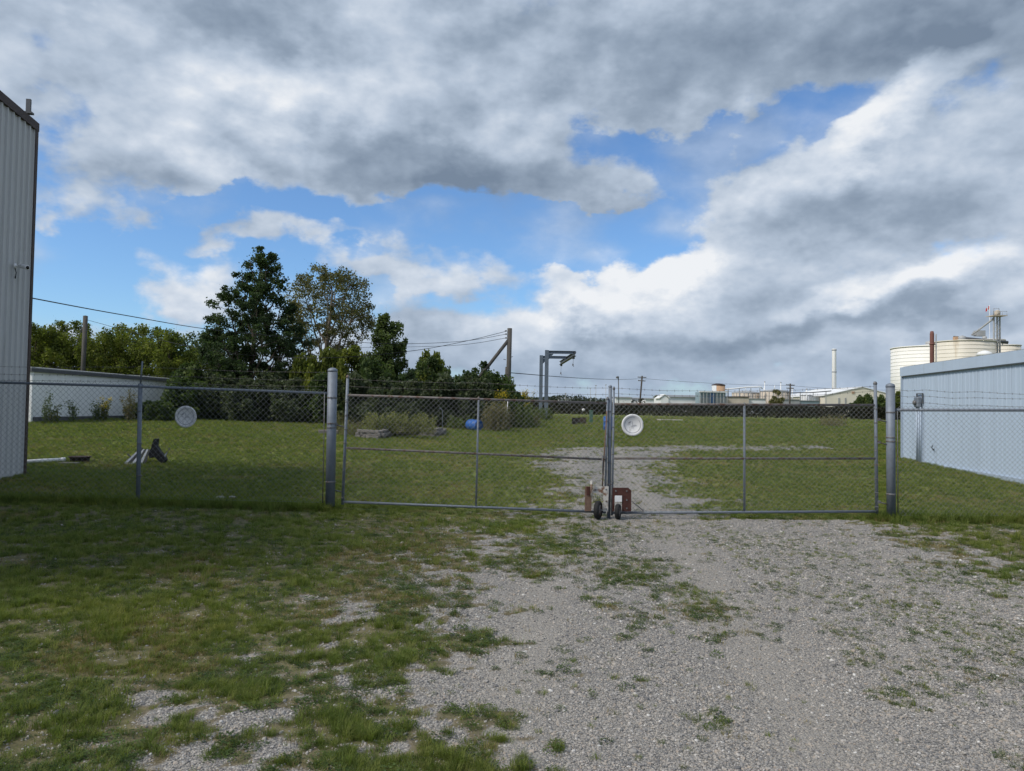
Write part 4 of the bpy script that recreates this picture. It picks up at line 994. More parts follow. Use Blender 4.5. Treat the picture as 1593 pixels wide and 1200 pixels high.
def make_tree(name, label, base, height, env, crown0, clumps, per, leaf, spread, lmat, bmat=None, trunk_r=0.16, asc=0.9, seed=1, cat='tree', group=None, stems=1,
              elong=1.6, lean=(0, 0), bare=0.0, shell=0.5, sub=True, curve=0.15, limbs=0):
    """tapered trunk, a limb to every leaf clump, and a crown of separate leaves; env(t) is the crown's radius at height fraction t"""
    r = np.random.default_rng(seed); base = Vector(base); bmat = bmat or BARK
    t = thing(name, base, label, cat, group)
    wood = MB(); H = height; z0 = H * crown0
    tx = lambda h: Vector((lean[0] * h / H, lean[1] * h / H, h)) + Vector((math.sin(h * 1.1 + seed) * .02 * H * .3, math.cos(h * .9 + seed) * .02 * H * .3, 0))
    top = H * 0.9
    if stems == 1:
        hs = np.linspace(-.3, top, 9); wood.tube([tx(h) for h in hs], [max(.012, trunk_r * (1 - max(0, h) / top) ** .8 + .012) for h in hs], 8)
    P_ = []; ts = []
    while len(ts) < clumps:
        a = r.uniform()
        if r.uniform() < (env(a) / ENVMAX(env)) ** 1.3: ts.append(a)
    # main limbs first: clump twigs grow out of the nearest one
    mains = []
    if stems == 1 and limbs:
        for k in range(limbs):
            a = .12 + .8 * (k + r.uniform(0, .8)) / limbs; ang = k * 2.4 + r.uniform(-.4, .4); rad = env(a) * r.uniform(.5, .8); h = z0 + (H - z0) * a
            e = tx(h) + Vector((math.cos(ang) * rad, math.sin(ang) * rad, 0)); e.z = h
            hs = min(max(H * .14, h - rad * asc - H * r.uniform(.08, .2)), top * .9); st = tx(hs)
            bow = Vector((e.x - st.x, e.y - st.y, 0)) * (curve + .08); br = max(.02, trunk_r * .42 * (1 - .6 * hs / H))
            pts = []
            for j in range(7):
                u = j / 6; q = st.lerp(e, u) + bow * math.sin(math.pi * u) + Vector(r.normal(0, .022, 3)) * H * .3 * math.sin(math.pi * u); pts.append(q)
            wood.tube(pts, [br * (1 - .8 * j / 6) for j in range(7)], 6, caps=False)
            mains += [(pts[j], pts[j + 1]) for j in range(2, 6)]
        tk = [(tx(top * q), tx(top * (q + .07))) for q in (.45, .55, .65, .75, .85, .93)]; mains += tk
    for i, a in enumerate(ts):
        R = env(a); ang = r.uniform(0, 6.283); rad = R * (r.uniform() ** shell)
        c = Vector((math.cos(ang) * rad, math.sin(ang) * rad, 0)); h = z0 + (H - z0) * a
        c = tx(h) + c; c.z = h
        if mains:
            st = min((m for m in mains if m[0].z < c.z + .02 * H), key=lambda m: (m[0] - c).length + max(0, m[0].z - c.z + .3) * 2, default=mains[0])[0].copy()
            mid = st.lerp(c, .55) + Vector(r.normal(0, .09, 3)) * (c - st).length
        else:
            hs = min(max(H * .12 if stems == 1 else 0.02, h - rad * asc - r.uniform(.03, .12) * H), top * .97)
            st = tx(hs) if stems == 1 else Vector((c.x * .25 + r.normal(0, .08), c.y * .25 + r.normal(0, .08), 0.0))
            mid = st.lerp(c, .5) + Vector((c.x - st.x, c.y - st.y, 0)) * curve + Vector((r.normal(0, .06), r.normal(0, .06), -.05 * rad))
        br = max(.008, trunk_r * .26 * (1 - .75 * max(0, h) / H))
        br *= .5 if mains else 1
        q1 = st.lerp(mid, .5) + Vector((r.normal(0, .03), r.normal(0, .03), 0)) * (c - st).length
        path = [st, q1, mid, c]
        wood.tube(path, [br, br * .8, br * .55, br * .18], 5, caps=False)
        d = (c - mid).normalized()
        if sub:
            for _ in range(2):
                e = c + Vector(r.normal(0, 1, 3)) * spread * .8 + d * spread
                wood.tube([mid.lerp(c, r.uniform(.2, .9)), e], [br * .3, br * .1], 4, caps=False)
        n = max(1, int(per * r.uniform(.5, 1.5) * (0 if r.uniform() < bare else 1)))
        # leaves sit along the outer part of the limb and thicken towards its end
        g = np.clip(r.normal(size=(n, 3)), -1.7, 1.7) * spread * r.uniform(.7, 1.25)
        u = np.clip(r.uniform(size=n) ** .55, .0, 1.0)[:, None]
        reach = min(1.0, spread * elong * 3.0 / max(.05, (c - mid).length))
        along = np.array(c)[None] + (np.array(mid) - np.array(c))[None] * (1 - u) * reach
        P_.append(along + g * np.array([1, 1, .75]) * (1.15 - .65 * u))
    P_ = np.concatenate(P_); P_ = P_[P_[:, 2] > 0.05]
    V, F = leaf_quads(P_, leaf, seed + 5)
    # leaves of one spray are alike, sprays differ
    rnd = np.clip(value_noise(P_[:, 0] + P_[:, 2] * .6 + seed, P_[:, 1] - P_[:, 2] * .5, 1.3, 2, seed) * .8 - .15 + r.uniform(-.22, .32, len(P_)), 0, 1)
    for v in wood.v: v += base
    wood.build('trunk' if stems == 1 else 'stems', bmat, t)
    me = np_mesh('crown', V, F, lmat, False, {'rnd': ('FACE', rnd)})
    link('crown', me, t)
    return t
_em = {}
def ENVMAX(f):
    if f not in _em: _em[f] = max(f(k / 30) for k in range(31))
    return _em[f]
def copy_thing(src, loc, rz, sc, label, group=None):
    c = src.copy(); COL.objects.link(c); c.location = loc; c.rotation_euler = (0, 0, rz); c.scale = sc; c['label'] = label
    if group: c['group'] = group
    for ch in src.children:
        k = ch.copy(); COL.objects.link(k); k.parent = c
    return c

LM_DARK = leaf_mat('dark_maple_leaf', [(0.026, 0.044, 0.02), (0.047, 0.075, 0.03), (0.072, 0.108, 0.04), (0.105, 0.14, 0.052)], 0.42)
LM_OLIVE = leaf_mat('olive_leaf', [(0.08, 0.085, 0.034), (0.14, 0.14, 0.056), (0.19, 0.175, 0.075), (0.24, 0.195, 0.10)], 0.35)
LM_LIME = leaf_mat('yellow_green_leaf', [(0.07, 0.092, 0.02), (0.14, 0.165, 0.032), (0.21, 0.23, 0.042), (0.30, 0.285, 0.055)], 0.45)
LM_GREEN = leaf_mat('mid_green_leaf', [(0.042, 0.066, 0.024), (0.08, 0.115, 0.036), (0.125, 0.16, 0.05), (0.17, 0.195, 0.066)], 0.4)
LM_GREY = leaf_mat('grey_green_leaf', [(0.05, 0.064, 0.036), (0.09, 0.11, 0.062), (0.135, 0.158, 0.092), (0.18, 0.198, 0.12)], 0.4)
LM_HEDGE = leaf_mat('dark_hedge_leaf', [(0.014, 0.018, 0.010), (0.026, 0.03, 0.016), (0.042, 0.036, 0.022), (0.036, 0.05, 0.022)], 0.2)
LM_WEED = leaf_mat('pale_weed_leaf', [(0.12, 0.14, 0.045), (0.2, 0.215, 0.07), (0.28, 0.28, 0.11), (0.36, 0.34, 0.17)], 0.45)
LM_ROD = leaf_mat('goldenrod_leaf', [(0.045, 0.065, 0.02), (0.075, 0.10, 0.026), (0.42, 0.31, 0.02), (0.68, 0.50, 0.025)], 0.3)
LM_BROWN = leaf_mat('brown_weed_leaf', [(0.12, 0.11, 0.06), (0.2, 0.165, 0.095), (0.14, 0.145, 0.055), (0.28, 0.23, 0.15)], 0.3)

def at_px(px, D): q = P(px, 620, D); return on_ground(q.x, D)
def top_h(px, py, D): q = P(px, py, D); return q.z - float(gz(q.x, D))

def build_trees():
    # the big dark tree: limbs sweep upward, ragged outline
    D = 48; env = lambda t: 4.7 * (max(0, 1 - t) ** .62) * (0.62 + 0.38 * min(1, t / .3)) + .12
    make_tree('maple_tree', 'tall dark green tree with upswept limbs left of centre', at_px(383, D), top_h(405, 384, D), env, .14, 350, 130, .155, .235, LM_DARK, BARK, .24, 1.1, 3, elong=2.2, lean=(.75, 0), shell=.55, limbs=34)
    # the thin, see-through tree beside it
    D = 54; env = lambda t: 4.25 * math.sin(math.pi * min(1, max(.0, .06 + t * .90))) ** .7 * (.55 + .45 * t) + .25
    make_tree('ash_tree', 'thin crowned olive tree with bare pale branches showing sky through', at_px(503, D), top_h(515, 413, D), env, .32, 280, 74, .155, .29, LM_OLIVE, BARK_PALE, .27, 1.35, 5, elong=1.0, limbs=20, lean=(.5, 0), bare=.12, shell=.42, curve=.05)
    D = 49; env = lambda t: 1.3 * math.sin(math.pi * (.12 + t * .80)) ** .6
    make_tree('poplar_tree', 'small narrow upright dark green tree right of the thin tree', at_px(601, D), top_h(600, 491, D), env, .25, 110, 120, .17, .22, LM_GREEN, BARK, .12, 1.6, 8, elong=1.6)
    D = 47; env = lambda t: 2.3 * math.sin(math.pi * (.15 + t * .8)) ** .7
    make_tree('round_tree', 'low rounded green tree right of the narrow tree', at_px(665, D), top_h(668, 553, D), env, .2, 55, 260, .18, .26, LM_GREEN, BARK, .12, .9, 9)
    make_tree('round_tree', 'yellow green tree in front of the thin tree trunk', at_px(545, D + 2), top_h(545, 536, D + 2), env, .15, 60, 260, .18, .28, LM_LIME, BARK, .12, .9, 10)
    env = lambda t: 1.0 * math.sin(math.pi * (.15 + t * .8)) ** .7
    make_tree('sapling_tree', 'small dark sapling rising just left of the leaning brace', at_px(748, 50), top_h(748, 562, 50), env, .3, 26, 150, .17, .2, LM_DARK, BARK, .08, 1.2, 12)
    # yellow-green row behind the white shed
    env = lambda t: 3.7 * math.sin(math.pi * (.22 + t * .70)) ** .6
    row = [(52, 505, 60, 'leftmost yellow green tree of the row, against the left building edge'), (104, 504, 64, 'yellow green tree of the row just left of the bare pole'), (160, 503, 61, 'yellow green tree of the row just right of the bare pole'),
           (212, 507, 64, 'yellow green tree of the row near the middle of the white shed'), (262, 512, 60, 'yellow green tree of the row above the far end of the shed'), (312, 520, 63, 'yellow green tree of the row nearest the tall dark tree')]
    for k, (px, py, D, lab) in enumerate(row):
        make_tree('hedgerow_tree', lab, at_px(px, D), top_h(px, py, D), env, .08, 120, 200, .19, .38, (LM_LIME, LM_LIME, LM_GREEN)[k % 3] if k != 2 else LM_LIME, BARK, .14, .8, 20 + k, group='trees behind the white shed')
    # dark thicket in front
    shr = lambda t: 1.0 * math.sin(math.pi * (.32 + t * .62)) ** .6
    k0 = make_tree('shrub', 'x', (0, 0, 0), 2.0, shr, .02, 60, 210, .145, .17, LM_GREY, BARK, .05, .3, 40, cat='shrub', stems=3, sub=False)
    k1 = make_tree('shrub', 'x', (0, 0, 0), 2.0, shr, .02, 60, 210, .145, .17, LM_GREEN, BARK, .05, .3, 41, cat='shrub', stems=3, sub=False)
    k2 = make_tree('shrub', 'x', (0, 0, 0), 2.0, shr, .02, 60, 230, .14, .17, LM_DARK, BARK, .05, .3, 42, cat='shrub', stems=3, sub=False)
    k3 = make_tree('shrub', 'x', (0, 0, 0), 2.0, shr, .02, 60, 210, .15, .18, LM_LIME, BARK, .05, .3, 43, cat='shrub', stems=3, sub=False)
    src = [k0, k1, k2, k3]; used = [False] * 4
    S = [(222, 628, 41, 1.0, 2, 'low dark shrub against the white shed, left of the thicket'), (250, 632, 40, .9, 1, 'low leafy shrub in front of the far end of the white shed'),
         (288, 598, 43, 1.5, 1, 'green shrub at the left end of the thicket'), (292, 575, 46, 1.5, 1, 'tall green shrub behind the left end of the thicket'), (335, 590, 44, 1.6, 0, 'grey green shrub below the left side of the tall dark tree'),
         (352, 560, 47, 1.6, 2, 'dark shrub at the foot of the tall dark tree'), (385, 596, 43, 1.5, 0, 'low grey green shrub in front of the tall dark tree trunk'), (412, 585, 45, 1.6, 0, 'grey green shrub right of the tall dark tree trunk'),
         (440, 570, 47, 1.5, 2, 'dark shrub between the tall tree and the thin tree'), (455, 598, 43, 1.5, 0, 'grey green shrub left of the thick left gate post'), (478, 565, 46, 1.4, 3, 'yellow green shrub below the thin tree, left side'),
         (505, 592, 43, 1.4, 1, 'green shrub right behind the thick left gate post'), (515, 556, 47, 1.3, 3, 'yellow green shrub at the foot of the thin tree trunk'), (548, 588, 43, 1.5, 0, 'grey green shrub behind the left planter weeds'),
         (580, 570, 45, 1.6, 1, 'green shrub below the small narrow tree'), (600, 598, 42, 1.5, 0, 'grey green shrub behind the middle of the planter'), (628, 575, 45, 1.5, 2, 'dark tall shrub right of the small narrow tree'),
         (640, 600, 42, 1.4, 0, 'grey green shrub behind the right end of the planter'), (690, 590, 43, 1.6, 0, 'grey green shrub between planter and blue barrel'), (715, 578, 45, 1.5, 2, 'dark shrub left of the leaning brace'),
         (738, 596, 43, 1.4, 0, 'grey green shrub directly behind the blue barrel'), (770, 590, 46, 1.5, 1, 'green shrub at the foot of the leaning brace'), (792, 610, 45, 1.2, 2, 'dark shrub right of the wooden pole foot'), (668, 560, 48, 1.3, 3, 'yellow green shrub behind the low rounded tree')]
    rr = random.Random(9)
    for px, py, D, w, kind, lab in S:
        h = top_h(px, py - 7, D) / 2.0 * 1.05; loc = at_px(px, D); sc = (w * rr.uniform(.9, 1.1), w * rr.uniform(.85, 1.05), h); rz = rr.uniform(0, 6.28)
        if not used[kind]:
            o = src[kind]; used[kind] = True; o.location = loc; o.rotation_euler = (0, 0, rz); o.scale = sc; o['label'] = lab; o['group'] = 'shrubs of the thicket'
        else: copy_thing(src[kind], loc, rz, sc, lab, 'shrubs of the thicket')
build_trees()

def weed(name, label, base, h, w, n, lmat, seed, leaf=.05, cat='weeds', heads=None, group=None):
    """upright stems with leaves along them, optional flower heads"""
    r = np.random.default_rng(seed); t = thing(name, base, label, cat, group); st = MB(); pts = []; hp = []
    base = Vector(base)
    for k in range(n):
        a, d = r.uniform(0, 6.28), w * math.sqrt(r.uniform()); b = Vector((math.cos(a) * d, math.sin(a) * d, -.02)); L = h * r.uniform(.55, 1.05)
        tip = b + Vector((r.normal(0, .12) * L, r.normal(0, .12) * L, L)); st.tube([base + b, base + b.lerp(tip, .5) + Vector((0, 0, .02)), base + tip], [.007, .006, .003], 4, caps=False)
        m = int(26 * L / .5); u = r.uniform(.12, 1, m)
        q = np.array(b)[None] + (np.array(tip - b))[None] * u[:, None] + r.normal(size=(m, 3)) * leaf * .8
        pts.append(q)
        if heads is not None and r.uniform() < .75:
            hp.append(np.array(tip)[None] + r.normal(size=(22, 3)) * np.array([.06, .06, .05]) * (h / .9))
    st.build('stems', STEM, t)
    pts = np.concatenate(pts); V, F = leaf_quads(pts, leaf, seed); rnd = r.uniform(0, 1, len(pts)) * (.5 if lmat is LM_ROD else 1)
    link('leaves', np_mesh('leaves', V, F, lmat, False, {'rnd': ('FACE', rnd)}), t)
    if hp:
        hp = np.concatenate(hp); V, F = leaf_quads(hp, leaf * .8, seed + 1)
        link('flower_heads', np_mesh('flower_heads', V, F, heads, False, {'rnd': ('FACE', r.uniform(.7, 1, len(hp)))}), t)
    return t
STEM = mat('weed_stem', (0.12, 0.12, 0.05), .9)

def build_planter():
    c = G(600, 683); D = c.y; pxm = D / FPX
    t = thing('stone_planter', c, 'low garden bed edged with rough grey stones beyond the left gate', 'planter')
    rr = random.Random(5); stones = []
    for k in range(5):
        import bmesh
        bm = bmesh.new(); bmesh.ops.create_cube(bm, size=1); bmesh.ops.bevel(bm, geom=bm.edges[:], offset=.14, segments=1, affect='EDGES')
        for v in bm.verts: v.co *= rr.uniform(.86, 1.1)
        me = bpy.data.meshes.new('stone'); bm.to_mesh(me); bm.free(); me.materials.append(STONE); stones.append(me)
    out = [G(557, 682), G(590, 684), G(602, 681), G(607, 678), G(650, 676.5), G(652, 679), G(676, 680), G(686, 678)]
    n = 0
    for a, b in zip(out[:-1], out[1:]):
        L = (b - a).length; m = max(1, round(L / .24))
        for i in range(m):
            p = a.lerp(b, (i + .5) / m)
            for lay in range(3):
                o = link('stone', rr.choice(stones), t)
                o.location = Vector((p.x + rr.uniform(-.03, .03) + .1 * (lay % 2), p.y + rr.uniform(-.03, .03), float(gz(p.x, p.y)) + .06 + lay * .125)) - c
                o.rotation_euler = (rr.uniform(-.1, .1), rr.uniform(-.1, .1), math.atan2((b - a).y, (b - a).x) + rr.uniform(-.2, .2)); o.scale = (.25, .22, .13)
    for a in (G(557, 682), G(686, 678)):
        for i in range(7):
            p = Vector((a.x, a.y + .12 + i * .25, 0))
            for lay in range(2):
                o = link('stone', rr.choice(stones), t); o.location = Vector((p.x, p.y, float(gz(p.x, p.y)) + .06 + lay * .125)) - c; o.rotation_euler = (0, 0, 1.57 + rr.uniform(-.2, .2)); o.scale = (.25, .22, .13)
    a, b = G(557, 682), G(686, 678)
    MB().prism([(a.x, a.y + .05, c.z + .22), (b.x, b.y + .05, c.z + .22), (b.x, b.y + 1.8, c.z + .27), (a.x, a.y + 1.8, c.z + .27)], (0, 0, .02)).build('soil', SOIL, t)
    for k, (px, w, h, n, lm, lab) in enumerate(((582, .55, .88, 60, LM_WEED, 'pale green weeds at the left end of the stone planter'), (620, .55, .95, 60, LM_WEED, 'tallest yellowish weeds in the middle of the stone planter'), (660, .55, .85, 56, LM_WEED, 'pale green weeds at the right end of the stone planter'),
                                        (601, .45, .7, 30, LM_GREEN, 'darker weeds between the pale planter clumps'), (640, .4, .75, 30, LM_WEED, 'thin pale weeds right of the tallest planter clump'))):
        q = P(px, 640, D + .8); weed('weed_clump', lab, Vector((q.x, D + .8, c.z + .22)), h, w, n, lm, 60 + k, .055, heads=None, group='weeds in the planter')
    # loose kerb block and dry weeds left of it
    g = G(507, 676); k = thing('concrete_block', g, 'grey concrete kerb block in the grass left of the planter', 'block')
    MB().box(g + Vector((.1, .1, .1)), (.9, .25, .2), .05, .03).build('block', STONE, k)
    weed('weed_clump', 'brownish dry weeds between the left gate post and the planter', G(545, 679), .8, .5, 40, LM_BROWN, 70)
    weed('weed_clump', 'tan dry weeds seen beside the thick left gate post', G(525, 674), 1.0, .25, 26, LM_BROWN, 71)
    hk = G(688, 672); p = thing('garden_hook', hk, 'thin grey crook shaped garden hook right of the planter', 'hook')
    MB().tube([hk, hk + Vector((0, 0, 1.0)), hk + Vector((-.05, 0, 1.15)), hk + Vector((-.14, 0, 1.22)), hk + Vector((-.2, 0, 1.18))], .016, 6).build('rod', STEEL, p)
    MB().lathe(hk + Vector((0, 0, -.02)), [(.05, 0), (.05, .02), (.02, .03)], 10).build('foot', STEEL_DARK, p)
build_planter()

def barrel(c, R, L, axis, label, parent_group):
    t = thing('plastic_barrel', c, label, 'barrel', parent_group)
    pr = [(R * .80, 0), (R * .93, .012), (R * .97, .05), (R * .97, L * .28), (R * 1.02, L * .30), (R * 1.02, L * .33), (R * .97, L * .35), (R * .97, L * .64), (R * 1.02, L * .66), (R * 1.02, L * .69), (R * .97, L * .71), (R * .97, L - .05), (R * .93, L - .012), (R * .80, L)]
    MB().lathe(c, pr, 24, axis).build('shell', BLUE_PLASTIC, t)
    ax = Vector(axis).normalized(); s = Vector((0, 0, 1)) if abs(ax.z) < .5 else Vector((1, 0, 0))
    for sgn in (1, -1): MB().lathe(c + s * R * .5 * sgn, [(.035, -.015), (.035, -.002), (.02, -.001)], 10, ax).build('bung', BLACK_PLASTIC, t)
    return t
def build_yard():
    b = G(747, 671); barrel(b + Vector((-.06, .0, .30)), .30, .88, Vector((-.62, .75, 0.03)), 'blue plastic barrel lying on its side beyond the left gate', 'blue barrels')
    b = G(947, 671); barrel(b + Vector((0, .3, -.01)), .28, .86, Vector((0, 0, 1)), 'upright blue barrel half hidden behind the meeting gate posts', 'blue barrels')
    # pale stakes
    for px, y0, y1, r, m, lab in ((783.5, 650, 624, .022, WHITE_WORN, 'short pale stake, left of the three by the goldenrod'), (787, 655, 622, .03, GANTRY, 'grey stake in the middle of the three by the goldenrod'), (787.5, 668, 624, .024, PLASTIC_WHITE, 'tall white stake, nearest of the three by the goldenrod')):
        g = G(px - 1, y0); t = thing('stake', g, lab, 'stake', 'stakes by the goldenrod'); top = P(px + 2.5, y1, g.y)
        pipe(t, 'rod', g + Vector((0, 0, -.1)), top, r, m, 8); MB().lathe(top, [(r, -.01), (r * 1.3, 0), (r * 1.3, .03), (r * .5, .05)], 8).build('cap', m, t)
    # goldenrod and rank weeds around the stakes
    for k, (px, py, h, w, n, lm, hd, lab) in enumerate(((772, 671, 1.55, .8, 70, LM_BROWN, None, 'brownish tall weeds right of the lying blue barrel'), (770, 666, 2.05, .6, 60, LM_ROD, LM_ROD, 'yellow flowering goldenrod left of the stakes'),
            (806, 667, 1.5, .9, 70, LM_GREEN, None, 'green tall weeds at the foot of the stakes'), (806, 658, 2.15, .8, 70, LM_ROD, LM_ROD, 'yellow flowering goldenrod right of the stakes'), (822, 664, .9, .8, 46, LM_BROWN, None, 'dry brownish weeds between stakes and gantry'), (846, 654, 1.0, .8, 46, LM_GREEN, None, 'green weeds around the gantry feet'),
            (715, 668, .7, .7, 40, LM_GREEN, None, 'green weeds left of the lying blue barrel'))):
        weed('tall_weeds', lab, G(px, py), h, w, n, lm, 80 + k, .085, heads=hd, group='tall weeds in the yard')
    for k, (px, py, h, n, lm, hd, lab) in enumerate(((72, 660, 1.5, 22, LM_GREEN, None, 'tall green weed at the left end of the white shed'), (84, 660, .9, 26, LM_ROD, None, 'leafy weed second from the left along the white shed'), (112, 658, 1.1, 26, LM_GREEN, None, 'green weed before the middle of the white shed'),
            (150, 656, 1.0, 40, LM_GREEN, None, 'leafy green weed left of the goldenrod by the shed'), (161, 656, 1.2, 34, LM_ROD, LM_ROD, 'yellow goldenrod in front of the white shed'), (203, 656, 1.6, 40, LM_BROWN, None, 'brownish weed clump at the right end of the white shed'))):
        weed('shed_weed', lab, G(px, py), h, .16, max(6, n // 3), lm, 100 + k, .085, heads=hd, group='weeds along the white shed')
    weed('tall_weeds', 'low dry weeds on the field near the right gate hinge', G(1296, 664), .8, .9, 40, LM_BROWN, 120, .09, group='tall weeds in the yard')
    # two dark crates and a green post
    dark = mat('dark_crate_wood', (0.035, 0.032, 0.03), .9, 0, .3, 6); dark2 = mat('brown_crate_wood', (0.075, 0.06, 0.045), .9, 0, .3, 6)
    for px, py, w, h, m, lab in ((895.5, 661, .52, .46, dark, 'black slatted crate, left of two on the field'), (906.5, 660, .5, .45, dark2, 'brownish slatted crate, right of two on the field')):
        g = G(px, py); t = thing('crate', g, lab, 'crate', 'crates on the field')
        MB().box(g + Vector((0, .3, h / 2)), (w - .06, .42, h - .06)).build('box', m, t)
        for k in range(4): MB().box(g + Vector((0, .075, .07 + k * (h - .1) / 3)), (w, .02, (h - .1) / 3 * .8)).build('slat', m, t)
        for s in (-1, 1): MB().box(g + Vector((s * (w / 2 - .03), .055, h / 2)), (.05, .02, h)).build('corner_post', m, t)
    g = G(919.5, 658); t = thing('utility_pedestal', g, 'small green utility post beside the crates', 'pedestal'); GP = mat('green_paint', (.07, .14, .11), .6)
    MB().box(g + Vector((0, 0, .42)), (.24, .22, .9), 0, .03).build('housing', GP, t); MB().box(g + Vector((0, 0, .88)), (.28, .26, .08), 0, .03).build('lid', GP, t)
    # strip of broken pale stone on the far field
    g0, g1 = G(1022, 654), G(1062, 655); t = thing('concrete_strip', g0, 'thin pale concrete strip lying on the far field', 'kerb')
    for k in range(6):
        p = g0.lerp(g1, (k + .5) / 6); MB().box((p.x, p.y, float(gz(p.x, p.y)) + .03), ((g1 - g0).length / 6 - .05, .3, .14), .02 * k, .02).build('kerb_piece', mat('pale_concrete', (.5, .48, .44), .9) if k == 0 else bpy.data.materials['pale_concrete'], t)
build_yard()

def ibeam(m, a, b, w, h, up=Vector((0, 0, 1))):
    """rolled steel section between two points"""
    a, b = Vector(a), Vector(b); d = (b - a).normalized(); s = d.cross(up).normalized(); u = s.cross(d); R = Matrix((d, s, u)).transposed(); L = (b - a).length; c = (a + b) / 2
    m.box(c, (L, w * .16, h * .98), R); m.box(c + u * h * .46, (L + .002, w, h * .09), R); m.box(c - u * h * .46, (L + .002, w, h * .09), R); return m
def build_gantry():
    D = 60.0; p1 = P(846, 652, D); g = on_ground(p1.x, D)
    t = thing('steel_gantry', g, 'grey steel hoist frame with two posts and cantilever arms', 'gantry')
    zt = P(852, 545, D).z; x1, x2 = P(850, 600, D).x, P(841.5, 600, D + 6).x; h2 = zt - .02
    for (x, y) in ((x1, D), (x2, D + 6)):
        m = MB(); ibeam(m, (x, y, float(gz(x, y)) - .2), (x, y, zt), .30, .26, Vector((0, 1, 0))); m.build('post', GANTRY, t)
        m = MB(); ibeam(m, (x + .1, y, zt - .16), (x + 2.35, y, zt - .16), .18, .24); m.build('arm', GANTRY, t)
        MB().prism([(x + .15, y - .04, zt - .3), (x + .55, y - .04, zt - .3), (x + .15, y - .04, zt - .75)], (0, .08, 0)).build('gusset', GANTRY, t)
        MB().box((x, y, float(gz(x, y)) + .02), (.6, .6, .06)).build('base_plate', GANTRY, t)
    xe = x1 + 2.25; m = MB(); ibeam(m, (xe, D - .25, zt - .30), (xe - .35, D + 12, zt - .30), .26, .32); m.build('runway_beam', TRIM_GREY, t)
    for yy, L in ((D + .8, .9), (D + 11.2, 1.2)):
        c = Vector((xe - .35 * (yy - D) / 12, yy, zt - .48))
        h = MB().box(c + Vector((0, 0, -.06)), (.2, .3, .18)).build('trolley', TRIM_GREY, t)
        MB().tube([c, c + Vector((-.03, 0, -L * .7))], .012, 5).build('chain', STEEL_DARK, h)
        k = c + Vector((-.03, 0, -L * .7)); MB().box(k, (.1, .08, .16)).tube([k, k + Vector((.02, 0, -.12)), k + Vector((.07, 0, -.17)), k + Vector((.10, 0, -.09))], .02, 6).build('hook', STEEL_DARK, h)
build_gantry()

# ------------------------------------------------------------------ poles and wires
def build_poles():
    D = 50; g = at_px(790, D); top = P(793, 511, D)
    t = thing('utility_pole', g, 'weathered wooden pole propped by a leaning brace, ivy at its foot', 'pole')
    pipe(t, 'pole', g + Vector((0, 0, -.4)), top, .16, WOOD, 12)
    pipe(t, 'brace', P(738, 597, D - .3), P(790.5, 530, D), .12, WOOD, 10)
    pipe(t, 'splice_post', g + Vector((-.28, 0, -.3)), P(788.5, 571, D), .10, WOOD, 8)
    for yy in (515, 520, 526): MB().lathe(P(788.5, yy, D - .1), [(.03, 0), (.06, .02), (.06, .06), (.03, .09), (.05, .11), (.02, .14)], 10, (-1, 0, 0)).build('insulator', STEEL_DARK, t)
    for x0, x1, yy in ((787, 783, 560), (794, 798, 556)): pipe(t, 'step_bolt', P(x0, yy, D), P(x1, yy - 1, D), .02, STEEL_DARK, 5)
    r = np.random.default_rng(4); n = 1500; h = r.uniform(-.2, 1, n) ** 1.2 * 2.4; a = r.uniform(0, 6.28, n); rad = .2 + .3 * r.uniform(size=n) * (1.25 - h / 2.4)
    h = np.nan_to_num(h, nan=.2); pts = np.stack([np.cos(a) * rad - .05, np.sin(a) * rad, h + .5], 1); V, F = leaf_quads(pts, .15, 3)
    link('ivy', np_mesh('ivy', V, F, LM_GREEN, False, {'rnd': ('FACE', r.uniform(size=n))}), t)
    D2 = 58; g2 = at_px(127, D2); top2 = P(133, 492, D2)
    t2 = thing('utility_pole', g2, 'plain bare wooden pole rising behind the white shed', 'pole')
    pipe(t2, 'pole', g2 + Vector((0, 0, -.4)), top2, .17, WOOD, 12)
    MB().lathe(top2, [(.17, -.02), (.15, .02), (.01, .05)], 12).build('cap', WOOD_DARK, t2)
    pipe(t2, 'guy_wire', P(112, 555, D2), P(131.5, 500, D2), .02, WIRE_BARB, 4)
    def cable(pts, label, r=.018):
        """hanging wire through the given points"""
        c = thing('overhead_wire', pts[0], label, 'wire', 'overhead wires'); n = len(pts); out = []
        for i in range(n - 1):
            p0, p1, p2, p3 = pts[max(i - 1, 0)], pts[i], pts[i + 1], pts[min(i + 2, n - 1)]
            for k in range(8):
                s = k / 8; out.append(.5 * ((2 * p1) + (p2 - p0) * s + (2 * p0 - 5 * p1 + 4 * p2 - p3) * s * s + (3 * p1 - p0 - 3 * p2 + p3) * s ** 3))
        out.append(pts[-1]); MB().tube(out, r, 5).build('strand', BLACK_PLASTIC, c)
    cable([P(44, 463, 16.0), P(190, 490, 22), P(337, 514, 32), P(500, 529, 40), P(620, 535, 45), P(720, 531, 48), P(788, 520, D)], 'upper wire sagging from the left building to the propped pole', .014)
    cable([P(132, 497, D2), P(210, 518, 54), P(280, 536, 50), P(379, 552, 46), P(507, 557, 43), P(634, 547, 45), P(720, 532, 48), P(788, 515.5, D)], 'lower wire sagging from the bare pole to the propped pole', .016)
    cable([P(788, 526, D), P(700, 538, 60), P(560, 541, 75)], 'short wire running back from the propped pole behind the trees', .016)
build_poles()

